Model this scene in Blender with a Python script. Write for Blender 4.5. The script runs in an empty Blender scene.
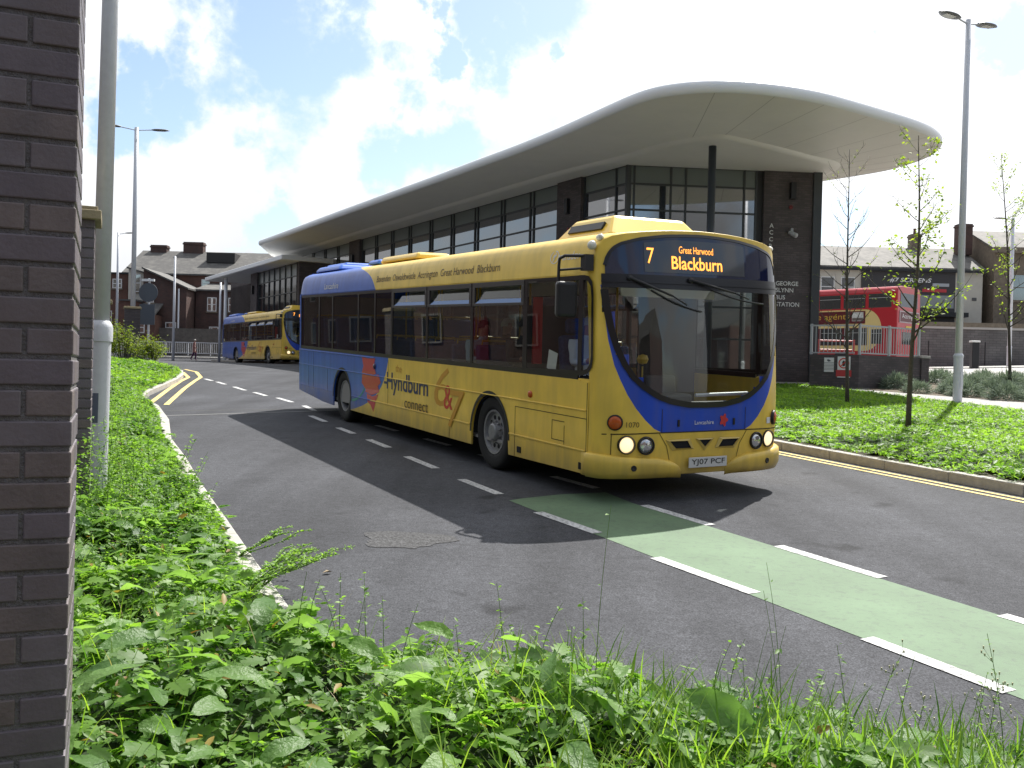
import bpy, bmesh, math, random
import numpy as np
from mathutils import Vector, Matrix
random.seed(7); RNG = np.random.default_rng(7)
scene = bpy.context.scene
COL = scene.collection
R = math.radians

# ------------------------------------------------------------------ camera
CAMZ = 1.84
pit, rol = 0.010, 0.0245
fw = Vector((0, math.cos(pit), -math.sin(pit)))
up0 = Vector((0, math.sin(pit), math.cos(pit))); ri0 = Vector((1, 0, 0))
upv = up0*math.cos(rol) - ri0*math.sin(rol)
riv = ri0*math.cos(rol) + up0*math.sin(rol)
cd = bpy.data.cameras.new('camera'); cam = bpy.data.objects.new('camera', cd); COL.objects.link(cam)
cam.matrix_world = Matrix(((riv.x, upv.x, -fw.x, 0), (riv.y, upv.y, -fw.y, 0), (riv.z, upv.z, -fw.z, CAMZ), (0, 0, 0, 1)))
cd.sensor_width = 36; cd.lens = 36*947.4/1024; cd.clip_start = 0.05; cd.clip_end = 3000
scene.camera = cam

# ------------------------------------------------------------------ light, sky, exposure
SUN_AZ = R(27.9)      # from +Y towards +X
SUN_EL = R(53)
sd = Vector((math.sin(SUN_AZ)*math.cos(SUN_EL), math.cos(SUN_AZ)*math.cos(SUN_EL), math.sin(SUN_EL)))
ld = bpy.data.lights.new('sun', 'SUN'); ld.energy = 5.0; ld.angle = R(0.55); ld.color = (1, .965, .91)
sun = bpy.data.objects.new('sun', ld); COL.objects.link(sun)
sun.rotation_euler = (-sd).to_track_quat('-Z', 'Y').to_euler()
scene.view_settings.view_transform = 'Standard'; scene.view_settings.look = 'None'
scene.view_settings.gamma = 1; scene.view_settings.exposure = 0.68
scene.view_settings.use_curve_mapping = False

w = bpy.data.worlds.new('World'); scene.world = w; w.use_nodes = True
nt = w.node_tree; nt.nodes.clear(); N = nt.nodes.new; L = nt.links.new
def mth(nt, op, a, b=None, c=None, clamp=False):
    n = nt.nodes.new('ShaderNodeMath'); n.operation = op; n.use_clamp = clamp
    for i, x in enumerate((a, b, c)):
        if x is None: continue
        if isinstance(x, (int, float)): n.inputs[i].default_value = x
        else: nt.links.new(x, n.inputs[i])
    return n.outputs[0]
sky = N('ShaderNodeTexSky'); sky.sky_type = 'NISHITA'; sky.sun_disc = False
sky.sun_elevation = SUN_EL; sky.sun_rotation = SUN_AZ
sky.air_density = 1.0; sky.dust_density = 1.2; sky.ozone_density = 1.2
tc = N('ShaderNodeTexCoord'); vec = tc.outputs['Generated']
nz = N('ShaderNodeTexNoise'); nz.inputs['Scale'].default_value = 5.5; nz.inputs['Detail'].default_value = 9
nz.inputs['Roughness'].default_value = .54; nz.inputs['Distortion'].default_value = .2; L(vec, nz.inputs['Vector'])
nz2 = N('ShaderNodeTexNoise'); nz2.inputs['Scale'].default_value = 2.2; nz2.inputs['Detail'].default_value = 6; L(vec, nz2.inputs['Vector'])
# gaps in the cloud: (direction in the sky, angular size), real directions of the blue patches that day
def skydir(u, v):
    d = Vector(((u-512)/947.4, (384-v)/947.4, 1)); d = riv*d.x + upv*d.y + fw*d.z
    return d.normalized()
GAPS = [((285, 55), .115), ((215, 95), .075), ((395, 112), .06), ((330, 30), .07), ((495, 18), .055), ((560, 60), .03), ((1010, 50), .04), ((420, 48), .03),
        ((865, 235), .05), ((255, 235), .035), ((140, 110), .05), ((545, -30), .10), ((860, 30), .02)]
wn = N('ShaderNodeTexNoise'); wn.inputs['Scale'].default_value = 9; wn.inputs['Detail'].default_value = 7; wn.inputs['Roughness'].default_value = .6; L(vec, wn.inputs['Vector'])
wv = N('ShaderNodeVectorMath'); wv.operation = 'MULTIPLY_ADD'; L(wn.outputs['Color'], wv.inputs[0]); wv.inputs[1].default_value = (.26, .26, .26); wv.inputs[2].default_value = (-.13, -.13, -.13)
wa = N('ShaderNodeVectorMath'); wa.operation = 'ADD'; L(vec, wa.inputs[0]); L(wv.outputs[0], wa.inputs[1])
gap = None
for (px, r) in GAPS:
    d = skydir(*px)
    vm = N('ShaderNodeVectorMath'); vm.operation = 'DISTANCE'; L(wa.outputs[0], vm.inputs[0]); vm.inputs[1].default_value = d
    mr = N('ShaderNodeMapRange'); mr.interpolation_type = 'SMOOTHSTEP'
    mr.inputs[1].default_value = r*1.6; mr.inputs[2].default_value = 0; mr.inputs[3].default_value = 0; mr.inputs[4].default_value = 1
    L(vm.outputs['Value'], mr.inputs[0])
    gap = mr.outputs[0] if gap is None else mth(nt, 'MAXIMUM', gap, mr.outputs[0])
back = N('ShaderNodeSeparateXYZ'); L(vec, back.inputs[0])
# behind the camera the cloud is broken: more blue
bk = N('ShaderNodeMapRange'); bk.inputs[1].default_value = .25; bk.inputs[2].default_value = -.5; bk.inputs[3].default_value = 0; bk.inputs[4].default_value = .5; L(back.outputs['Y'], bk.inputs[0])
gsum = mth(nt, 'ADD', gap, bk.outputs[0])
val = mth(nt, 'SUBTRACT', mth(nt, 'ADD', mth(nt, 'MULTIPLY', mth(nt, 'SUBTRACT', nz.outputs[0], .5), 3.6), .68), gsum)
cm = N('ShaderNodeMapRange'); cm.interpolation_type = 'SMOOTHSTEP'; cm.inputs[1].default_value = -.12; cm.inputs[2].default_value = .40; L(val, cm.inputs[0])
# cloud brightness: bright towards the sun, grey on the far side of the sky
dt = N('ShaderNodeVectorMath'); dt.operation = 'DOT_PRODUCT'; L(vec, dt.inputs[0]); dt.inputs[1].default_value = sd
br = N('ShaderNodeMapRange'); br.inputs[1].default_value = -.35; br.inputs[2].default_value = .8; br.inputs[3].default_value = .15; br.inputs[4].default_value = .88; L(dt.outputs['Value'], br.inputs[0])
sh = N('ShaderNodeMapRange'); sh.inputs[1].default_value = .35; sh.inputs[2].default_value = .7; sh.inputs[3].default_value = .8; sh.inputs[4].default_value = 1.12; L(nz2.outputs[0], sh.inputs[0])
cb = mth(nt, 'MULTIPLY', br.outputs[0], sh.outputs[0])
cc = N('ShaderNodeCombineColor'); L(mth(nt, 'MULTIPLY', cb, .985), cc.inputs[0]); L(cb, cc.inputs[1]); L(mth(nt, 'MULTIPLY', cb, 1.03), cc.inputs[2])
b1 = N('ShaderNodeBackground'); b1.inputs[1].default_value = .115; L(sky.outputs[0], b1.inputs[0])
b2 = N('ShaderNodeBackground'); b2.inputs[1].default_value = 1.0; L(cc.outputs[0], b2.inputs[0])
mx = N('ShaderNodeMixShader'); L(cm.outputs[0], mx.inputs[0]); L(b1.outputs[0], mx.inputs[1]); L(b2.outputs[0], mx.inputs[2])
wo = N('ShaderNodeOutputWorld'); L(mx.outputs[0], wo.inputs[0])

# ------------------------------------------------------------------ terrain
GY = [-60, 33, 36, 39, 42, 45, 48, 51, 60, 74, 82, 92, 200, 900]
GZ = [-3.036, 1.67, 1.81, 1.926, 2.019, 2.088, 2.134, 2.156, 2.22, 2.38, 2.9, 3.3, 4.4, 9]
def g(x, y):
    z = float(np.interp(y, GY, GZ)) + .004*max(-12, min(12, x))
    if x > 12 and y > 20:
        z += .04*(min(x, 40)-12)*min(1, (y-20)/25)
    return z

# ------------------------------------------------------------------ helpers
def tag(o, label=None, cat=None, group=None, kind=None):
    if label: o['label'] = label
    if cat: o['category'] = cat
    if group: o['group'] = group
    if kind: o['kind'] = kind
    return o
def thing(name, label, cat, loc=(0, 0, 0), rotz=0, group=None, mat=None):
    o = bpy.data.objects.new(name, None); COL.objects.link(o); o.empty_display_size = .2
    if mat is not None: o.matrix_world = mat
    else: o.location = loc; o.rotation_euler = (0, 0, rotz)
    return tag(o, label, cat, group)
class MB:
    def __init__(s): s.v = []; s.f = []; s.m = []
    def add(s, vs, fs, m=0):
        b = len(s.v); s.v += [tuple(x) for x in vs]; s.f += [tuple(i+b for i in q) for q in fs]; s.m += [m]*len(fs); return s
    def box(s, x0, x1, y0, y1, z0, z1, m=0):
        if x0 > x1: x0, x1 = x1, x0
        if y0 > y1: y0, y1 = y1, y0
        if z0 > z1: z0, z1 = z1, z0
        return s.add([(x0,y0,z0),(x1,y0,z0),(x1,y1,z0),(x0,y1,z0),(x0,y0,z1),(x1,y0,z1),(x1,y1,z1),(x0,y1,z1)],
              [(0,3,2,1),(4,5,6,7),(0,1,5,4),(1,2,6,5),(2,3,7,6),(3,0,4,7)], m)
    def obox(s, c, size, rz=0, m=0, rx=0, ry=0):
        Mx = Matrix.Translation(c) @ Matrix.Rotation(rz, 4, 'Z') @ Matrix.Rotation(ry, 4, 'Y') @ Matrix.Rotation(rx, 4, 'X')
        a, b, h = size[0]/2, size[1]/2, size[2]/2
        vs = [Mx @ Vector(p) for p in [(-a,-b,-h),(a,-b,-h),(a,b,-h),(-a,b,-h),(-a,-b,h),(a,-b,h),(a,b,h),(-a,b,h)]]
        return s.add(vs, [(0,3,2,1),(4,5,6,7),(0,1,5,4),(1,2,6,5),(2,3,7,6),(3,0,4,7)], m)
    def tube(s, pts, rad, n=10, m=0, caps=True):
        pts = [Vector(p) for p in pts]
        if not hasattr(rad, '__len__'): rad = [rad]*len(pts)
        base = len(s.v); prev = None
        for i, p in enumerate(pts):
            t = (pts[min(i+1, len(pts)-1)] - pts[max(i-1, 0)]).normalized()
            if prev is None:
                a = Vector((0, 0, 1)) if abs(t.z) < .9 else Vector((1, 0, 0))
                u = t.cross(a).normalized()
            else: u = (prev - t*prev.dot(t)).normalized()
            prev = u; q = t.cross(u)
            for k in range(n):
                an = 2*math.pi*k/n; s.v.append(tuple(p + (u*math.cos(an)+q*math.sin(an))*rad[i]))
        for i in range(len(pts)-1):
            for k in range(n):
                s.f.append((base+i*n+k, base+i*n+(k+1) % n, base+(i+1)*n+(k+1) % n, base+(i+1)*n+k)); s.m.append(m)
        if caps:
            s.f.append(tuple(base+k for k in range(n))[::-1]); s.m.append(m)
            s.f.append(tuple(base+(len(pts)-1)*n+k for k in range(n))); s.m.append(m)
        return s
    def lathe(s, prof, org, axis, n=28, m=0, mf=None):
        # prof: list of (distance along axis, radius)
        org = Vector(org); ax = Vector(axis).normalized()
        a = Vector((0, 0, 1)) if abs(ax.z) < .9 else Vector((1, 0, 0)); u = ax.cross(a).normalized(); q = ax.cross(u)
        base = len(s.v)
        for d, r in prof:
            for k in range(n):
                an = 2*math.pi*k/n; s.v.append(tuple(org+ax*d+(u*math.cos(an)+q*math.sin(an))*max(r, 1e-4)))
        for i in range(len(prof)-1):
            for k in range(n):
                s.f.append((base+i*n+k, base+i*n+(k+1) % n, base+(i+1)*n+(k+1) % n, base+(i+1)*n+k)); s.m.append(mf(i) if mf else m)
        return s
    def prism(s, poly, fn, a, b, m=0):
        n = len(poly); vs = [fn(p, a) for p in poly]+[fn(p, b) for p in poly]
        fs = [tuple(range(n))[::-1], tuple(range(n, 2*n))]+[(i, (i+1) % n, n+(i+1) % n, n+i) for i in range(n)]
        return s.add(vs, fs, m)
    def grid(s, fn, nu, nv, m=0, mf=None, keep=None):
        base = len(s.v)
        for i in range(nu+1):
            for j in range(nv+1): s.v.append(tuple(fn(i/nu, j/nv)))
        for i in range(nu):
            for j in range(nv):
                if keep and not keep((i+.5)/nu, (j+.5)/nv): continue
                a = base+i*(nv+1)+j
                s.f.append((a, a+nv+1, a+nv+2, a+1)); s.m.append(mf((i+.5)/nu, (j+.5)/nv) if mf else m)
        return s
    def build(s, name, mats, parent=None, smooth=False, bevel=0, fix=False, auto=None):
        me = bpy.data.meshes.new(name); me.from_pydata(s.v, [], s.f)
        if not isinstance(mats, (list, tuple)): mats = [mats]
        for k in mats: me.materials.append(k)
        if any(s.m): me.polygons.foreach_set('material_index', s.m)
        if fix:
            bm = bmesh.new(); bm.from_mesh(me); bmesh.ops.remove_doubles(bm, verts=bm.verts, dist=1e-5)
            bmesh.ops.recalc_face_normals(bm, faces=bm.faces); bm.to_mesh(me); bm.free()
        if smooth or auto:
            me.polygons.foreach_set('use_smooth', [True]*len(me.polygons))
            if auto: me.set_sharp_from_angle(angle=R(auto))
        me.update()
        o = bpy.data.objects.new(name, me); COL.objects.link(o)
        if parent: o.parent = parent
        if bevel:
            b = o.modifiers.new('bevel', 'BEVEL'); b.width = bevel; b.segments = 2; b.limit_method = 'ANGLE'; b.angle_limit = R(35)
            b.harden_normals = False
        return o
def text_mesh(body, width=None, height=None, ext=.004, shear=0, bold=0, space=1.0):
    """flat lettering as verts/faces in (x right, y up, z out); origin lower left"""
    c = bpy.data.curves.new('t', 'FONT'); c.body = body; c.size = 1; c.extrude = 0; c.shear = shear; c.offset = bold; c.space_character = space
    c.resolution_u = 3
    o = bpy.data.objects.new('t', c); COL.objects.link(o)
    dg = bpy.context.evaluated_depsgraph_get(); dg.update()
    me = bpy.data.meshes.new_from_object(o.evaluated_get(dg))
    v = np.array([x.co[:] for x in me.vertices]); f = [tuple(p.vertices) for p in me.polygons]
    bpy.data.objects.remove(o); bpy.data.curves.remove(c); bpy.data.meshes.remove(me)
    v[:, 0] -= v[:, 0].min(); v[:, 1] -= v[:, 1].min()
    sw = v[:, 0].max(); shh = v[:, 1].max()
    if height and width: v[:, 0] *= width/sw; v[:, 1] *= height/shh
    elif height: v[:, :2] *= height/shh
    elif width: v[:, :2] *= width/sw
    return v, f
def lettering(name, body, mat, parent, fn, width=None, height=None, **k):
    v, f = text_mesh(body, width, height, **k)
    return MB().add([fn(a, b) for a, b, c in v], f).build(name, mat, parent)
def copy_tree(o, parent=None):
    c = o.copy(); COL.objects.link(c)
    if parent: c.parent = parent; c.matrix_parent_inverse = o.matrix_parent_inverse.copy()
    for ch in list(o.children): copy_tree(ch, c)
    return c

# ------------------------------------------------------------------ materials
MATS = {}
def M(name, col, rough=.6, metal=0, var=0, vscale=6, bump=0, bscale=40, spec=.5, emit=None, estr=0, ior=None, coat=0, var2=None):
    if name in MATS: return MATS[name]
    m = bpy.data.materials.new(name); m.use_nodes = True; nt = m.node_tree; p = nt.nodes['Principled BSDF']
    p.inputs['Base Color'].default_value = (*col, 1); p.inputs['Roughness'].default_value = rough; p.inputs['Metallic'].default_value = metal
    p.inputs['Specular IOR Level'].default_value = spec
    if ior: p.inputs['IOR'].default_value = ior
    if coat: p.inputs['Coat Weight'].default_value = coat; p.inputs['Coat Roughness'].default_value = .05
    if emit: p.inputs['Emission Color'].default_value = (*emit, 1); p.inputs['Emission Strength'].default_value = estr
    t = nt.nodes.new('ShaderNodeTexCoord')
    if var:
        n = nt.nodes.new('ShaderNodeTexNoise'); n.inputs['Scale'].default_value = vscale; n.inputs['Detail'].default_value = 8; n.inputs['Roughness'].default_value = .65
        nt.links.new(t.outputs['Object'], n.inputs['Vector'])
        r = nt.nodes.new('ShaderNodeMapRange'); r.inputs[1].default_value = .3; r.inputs[2].default_value = .7; r.inputs[3].default_value = 1-var; r.inputs[4].default_value = 1+var
        nt.links.new(n.outputs[0], r.inputs[0])
        x = nt.nodes.new('ShaderNodeVectorMath'); x.operation = 'SCALE'; x.inputs[0].default_value = col; nt.links.new(r.outputs[0], x.inputs['Scale'])
        nt.links.new(x.outputs[0], p.inputs['Base Color'])
        if var2:
            mixn = nt.nodes.new('ShaderNodeMix'); mixn.data_type = 'RGBA'; nt.links.new(x.outputs[0], mixn.inputs[6]); mixn.inputs[7].default_value = (*var2, 1)
            n2 = nt.nodes.new('ShaderNodeTexNoise'); n2.inputs['Scale'].default_value = vscale*.37; n2.inputs['Detail'].default_value = 5
            nt.links.new(t.outputs['Object'], n2.inputs['Vector'])
            rr = nt.nodes.new('ShaderNodeMapRange'); rr.inputs[1].default_value = .48; rr.inputs[2].default_value = .66; nt.links.new(n2.outputs[0], rr.inputs[0])
            nt.links.new(rr.outputs[0], mixn.inputs[0]); nt.links.new(mixn.outputs[2], p.inputs['Base Color'])
    if bump:
        n = nt.nodes.new('ShaderNodeTexNoise'); n.inputs['Scale'].default_value = bscale; n.inputs['Detail'].default_value = 6
        nt.links.new(t.outputs['Object'], n.inputs['Vector'])
        b = nt.nodes.new('ShaderNodeBump'); b.inputs['Strength'].default_value = bump; b.inputs['Distance'].default_value = .02
        nt.links.new(n.outputs[0], b.inputs['Height']); nt.links.new(b.outputs[0], p.inputs['Normal'])
    MATS[name] = m; return m
def brick(name, c1, c2, mortar, bw=.225, bh=.075, rough=.85, scale=1, msize=.012):
    if name in MATS: return MATS[name]
    m = bpy.data.materials.new(name); m.use_nodes = True; nt = m.node_tree; p = nt.nodes['Principled BSDF']; p.inputs['Roughness'].default_value = rough
    t = nt.nodes.new('ShaderNodeTexCoord'); s = nt.nodes.new('ShaderNodeSeparateXYZ'); nt.links.new(t.outputs['Object'], s.inputs[0])
    c = nt.nodes.new('ShaderNodeCombineXYZ'); nt.links.new(mth(nt, 'ADD', s.outputs[0], s.outputs[1]), c.inputs[0]); nt.links.new(s.outputs[2], c.inputs[1])
    b = nt.nodes.new('ShaderNodeTexBrick'); nt.links.new(c.outputs[0], b.inputs['Vector'])
    b.inputs['Scale'].default_value = 1; b.inputs['Brick Width'].default_value = bw; b.inputs['Row Height'].default_value = bh; b.inputs['Mortar Size'].default_value = msize
    b.inputs['Color1'].default_value = (*c1, 1); b.inputs['Color2'].default_value = (*c2, 1); b.inputs['Mortar'].default_value = (*mortar, 1); b.inputs['Bias'].default_value = -.2
    n = nt.nodes.new('ShaderNodeTexNoise'); n.inputs['Scale'].default_value = .8; n.inputs['Detail'].default_value = 7; nt.links.new(t.outputs['Object'], n.inputs['Vector'])
    r = nt.nodes.new('ShaderNodeMapRange'); r.inputs[1].default_value = .3; r.inputs[2].default_value = .7; r.inputs[3].default_value = .75; r.inputs[4].default_value = 1.25; nt.links.new(n.outputs[0], r.inputs[0])
    x = nt.nodes.new('ShaderNodeVectorMath'); x.operation = 'SCALE'; nt.links.new(b.outputs[0], x.inputs[0]); nt.links.new(r.outputs[0], x.inputs['Scale'])
    nt.links.new(x.outputs[0], p.inputs['Base Color'])
    bp = nt.nodes.new('ShaderNodeBump'); bp.inputs['Strength'].default_value = .5; bp.inputs['Distance'].default_value = .01; bp.invert = True
    nt.links.new(b.outputs['Fac'], bp.inputs['Height']); nt.links.new(bp.outputs[0], p.inputs['Normal'])
    MATS[name] = m; return m
def glass(name, tint=(.35, .38, .38), rough=.0, ior=1.5):
    if name in MATS: return MATS[name]
    m = bpy.data.materials.new(name); m.use_nodes = True; nt = m.node_tree; nt.nodes.remove(nt.nodes['Principled BSDF'])
    o = nt.nodes['Material Output']; tr = nt.nodes.new('ShaderNodeBsdfTransparent'); tr.inputs[0].default_value = (*tint, 1)
    gl = nt.nodes.new('ShaderNodeBsdfGlossy'); gl.inputs['Roughness'].default_value = rough; gl.inputs[0].default_value = (1, 1, 1, 1)
    lw = nt.nodes.new('ShaderNodeLayerWeight'); lw.inputs[0].default_value = .5; f0 = ((ior-1)/(ior+1))**2
    fr = mth(nt, 'ADD', mth(nt, 'MULTIPLY', mth(nt, 'POWER', lw.outputs['Facing'], 5.0), 1-f0), f0)
    mx = nt.nodes.new('ShaderNodeMixShader'); nt.links.new(fr, mx.inputs[0]); nt.links.new(tr.outputs[0], mx.inputs[1]); nt.links.new(gl.outputs[0], mx.inputs[2]); nt.links.new(mx.outputs[0], o.inputs[0])
    MATS[name] = m; return m
YEL = (.88, .60, .085); BLU = (.016, .052, .33)
m_yel = M('yellow_paint', YEL, .35, coat=.25, var=.06, vscale=3)
m_blu = M('blue_paint', BLU, .3, coat=.5)
m_blk = M('black_plastic', (.012, .012, .014), .45)
m_rub = M('rubber', (.012, .012, .012), .85, bump=.2, bscale=60)
m_dark = M('dark_void', (.006, .006, .007), .9)
m_steel = M('galvanised_steel', (.60, .62, .66), .42, metal=.1, var=.06, vscale=14, bump=.1, bscale=70)
m_alloy = M('wheel_paint', (.24, .24, .245), .45, metal=.3, var=.2, vscale=20)
m_white = M('white_paint', (.75, .75, .73), .5)
m_busglass = glass('bus_glass', (.72, .75, .73), ior=1.55)
m_screen = glass('windscreen_glass', (.88, .92, .90), ior=1.8)
m_bldglass = M('building_glass', (.034, .040, .046), .03, spec=.9, ior=2.35)
m_bldglass2 = M('dark_building_glass', (.02, .022, .025), .05, spec=.5)
m_spandrel = M('grey_green_blind', (.15, .175, .165), .3, spec=.6)
m_frame = M('dark_grey_frame', (.045, .05, .052), .4)
m_soffit = M('soffit_panel', (.80, .785, .73), .45, var=.03, vscale=1)
m_fascia = M('fascia_metal', (.80, .82, .84), .35)
m_dbrick = brick('dark_brick', (.078, .064, .066), (.122, .098, .10), (.072, .068, .067))
m_rbrick = brick('red_brick', (.16, .055, .035), (.11, .045, .032), (.10, .085, .07))
m_rbrick2 = brick('dark_red_brick', (.10, .045, .035), (.06, .034, .028), (.07, .06, .055))
m_slate = M('roof_slate', (.085, .082, .078), .75, var=.25, vscale=5, bump=.4, bscale=8, var2=(.13, .125, .115))
m_slate2 = M('pale_roof_slate', (.17, .16, .145), .8, var=.25, vscale=3, bump=.4, bscale=8, var2=(.10, .097, .09))
m_conc = M('concrete', (.39, .375, .34), .85, var=.2, vscale=9, bump=.3, bscale=60)
m_cream = M('cream_render', (.55, .52, .45), .8, var=.06, vscale=2)
m_stone = M('sandstone', (.19, .155, .115), .85, var=.25, vscale=4, bump=.3, bscale=20)
# ------------------------------------------------------------------ ground and road
def asphalt():
    m = bpy.data.materials.new('asphalt'); m.use_nodes = True; nt = m.node_tree; p = nt.nodes['Principled BSDF']; p.inputs['Roughness'].default_value = .85; p.inputs['Specular IOR Level'].default_value = .22
    t = nt.nodes.new('ShaderNodeTexCoord'); P = t.outputs['Object']
    def nse(scale, det=6, rough=.6, vec=P):
        n = nt.nodes.new('ShaderNodeTexNoise'); n.inputs['Scale'].default_value = scale; n.inputs['Detail'].default_value = det; n.inputs['Roughness'].default_value = rough; nt.links.new(vec, n.inputs['Vector']); return n.outputs[0]
    def rng(x, a, b, c, d):
        r = nt.nodes.new('ShaderNodeMapRange'); r.inputs[1].default_value = a; r.inputs[2].default_value = b; r.inputs[3].default_value = c; r.inputs[4].default_value = d; nt.links.new(x, r.inputs[0]); return r.outputs[0]
    fine = mth(nt, 'MULTIPLY', rng(nse(80, 3, .9), .34, .66, .28, 1.9), rng(nse(14, 6, .75), .3, .7, .75, 1.28))
    # stretched along the carriageway: tyre-polished tracks
    mp = nt.nodes.new('ShaderNodeMapping'); mp.inputs['Rotation'].default_value = (0, 0, R(-27.6)); mp.inputs['Scale'].default_value = (1.1, .07, 1); nt.links.new(P, mp.inputs[0])
    track = rng(nse(1.3, 4, .5, mp.outputs[0]), .3, .7, .78, 1.26)
    patch = mth(nt, 'MULTIPLY', rng(nse(.55, 7, .6), .35, .68, .80, 1.25), rng(nse(3.1, 8, .7), .60, .72, 1, .70))
    k = mth(nt, 'MULTIPLY', mth(nt, 'MULTIPLY', fine, track), patch)
    # a few pale speckles of grit
    vo = nt.nodes.new('ShaderNodeTexVoronoi'); vo.inputs['Scale'].default_value = 34; nt.links.new(P, vo.inputs['Vector'])
    grit = mth(nt, 'MULTIPLY', rng(vo.outputs['Distance'], .05, .09, 1, 0), rng(nse(3, 3), .58, .66, 0, 1))
    cr = nt.nodes.new('ShaderNodeTexVoronoi'); cr.feature = 'DISTANCE_TO_EDGE'; cr.inputs['Scale'].default_value = .42; wz = nt.nodes.new('ShaderNodeTexNoise'); wz.inputs['Scale'].default_value = 2.5; wz.inputs['Detail'].default_value = 6; nt.links.new(P, wz.inputs['Vector'])
    wq = nt.nodes.new('ShaderNodeVectorMath'); wq.operation = 'MULTIPLY_ADD'; nt.links.new(wz.outputs['Color'], wq.inputs[0]); wq.inputs[1].default_value = (.9, .9, .9); nt.links.new(P, wq.inputs[2]); nt.links.new(wq.outputs[0], cr.inputs['Vector'])
    crack = mth(nt, 'MULTIPLY', rng(cr.outputs['Distance'], .0, .006, .10, 0), rng(nse(.35, 3), .52, .6, 0, 1))
    oil = rng(nse(1.9, 3, .4), .68, .76, 1, .55)
    k = mth(nt, 'MULTIPLY', mth(nt, 'MULTIPLY', k, oil), mth(nt, 'SUBTRACT', 1.0, crack))
    base = nt.nodes.new('ShaderNodeVectorMath'); base.operation = 'SCALE'; base.inputs[0].default_value = (.047, .0485, .054); nt.links.new(k, base.inputs['Scale'])
    mx = nt.nodes.new('ShaderNodeMix'); mx.data_type = 'RGBA'; nt.links.new(mth(nt, 'MULTIPLY', grit, .6), mx.inputs[0]); nt.links.new(base.outputs[0], mx.inputs[6]); mx.inputs[7].default_value = (.3, .29, .27, 1)
    nt.links.new(mx.outputs[2], p.inputs['Base Color'])
    b = nt.nodes.new('ShaderNodeBump'); b.inputs['Strength'].default_value = .55; b.inputs['Distance'].default_value = .006; nt.links.new(nse(120, 3, .8), b.inputs['Height']); nt.links.new(b.outputs[0], p.inputs['Normal'])
    return m
m_asph = asphalt()
def worn(name, col, base=(.05, .05, .052), lo=.52, hi=.66, sc=30, amt=.9):
    m = bpy.data.materials.new(name); m.use_nodes = True; nt = m.node_tree; p = nt.nodes['Principled BSDF']; p.inputs['Roughness'].default_value = .75
    t = nt.nodes.new('ShaderNodeTexCoord'); n = nt.nodes.new('ShaderNodeTexNoise'); n.inputs['Scale'].default_value = sc; n.inputs['Detail'].default_value = 9; n.inputs['Roughness'].default_value = .75; nt.links.new(t.outputs['Object'], n.inputs['Vector'])
    r = nt.nodes.new('ShaderNodeMapRange'); r.inputs[1].default_value = lo; r.inputs[2].default_value = hi; r.inputs[3].default_value = 0; r.inputs[4].default_value = amt; nt.links.new(n.outputs[0], r.inputs[0])
    n2 = nt.nodes.new('ShaderNodeTexNoise'); n2.inputs['Scale'].default_value = 1.7; n2.inputs['Detail'].default_value = 6; nt.links.new(t.outputs['Object'], n2.inputs['Vector'])
    r2 = nt.nodes.new('ShaderNodeMapRange'); r2.inputs[1].default_value = .3; r2.inputs[2].default_value = .7; r2.inputs[3].default_value = .85; r2.inputs[4].default_value = 1.13; nt.links.new(n2.outputs[0], r2.inputs[0])
    s = nt.nodes.new('ShaderNodeVectorMath'); s.operation = 'SCALE'; s.inputs[0].default_value = col; nt.links.new(r2.outputs[0], s.inputs['Scale'])
    mx = nt.nodes.new('ShaderNodeMix'); mx.data_type = 'RGBA'; nt.links.new(r.outputs[0], mx.inputs[0]); nt.links.new(s.outputs[0], mx.inputs[6]); mx.inputs[7].default_value = (*base, 1)
    nt.links.new(mx.outputs[2], p.inputs['Base Color'])
    b = nt.nodes.new('ShaderNodeBump'); b.inputs['Strength'].default_value = .5; b.inputs['Distance'].default_value = .005; n3 = nt.nodes.new('ShaderNodeTexNoise'); n3.inputs['Scale'].default_value = 110; n3.inputs['Detail'].default_value = 3
    nt.links.new(t.outputs['Object'], n3.inputs['Vector']); nt.links.new(n3.outputs[0], b.inputs['Height']); nt.links.new(b.outputs[0], p.inputs['Normal'])
    return m
m_line = worn('white_line_paint', (.58, .58, .57), lo=.46, hi=.62, amt=.8)
m_yline = worn('yellow_line_paint', (.66, .50, .17), lo=.54, hi=.7, amt=.7)
m_green = worn('green_lane_surface', (.105, .172, .095), lo=.5, hi=.78, sc=16, amt=.65)
m_soil = M('soil', (.045, .035, .022), .95, var=.3, vscale=8, bump=.5)
m_pave = M('paving', (.36, .35, .33), .85, var=.12, vscale=3, bump=.2)
m_land = M('land', (.10, .10, .085), .9, var=.2, vscale=.5)

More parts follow.
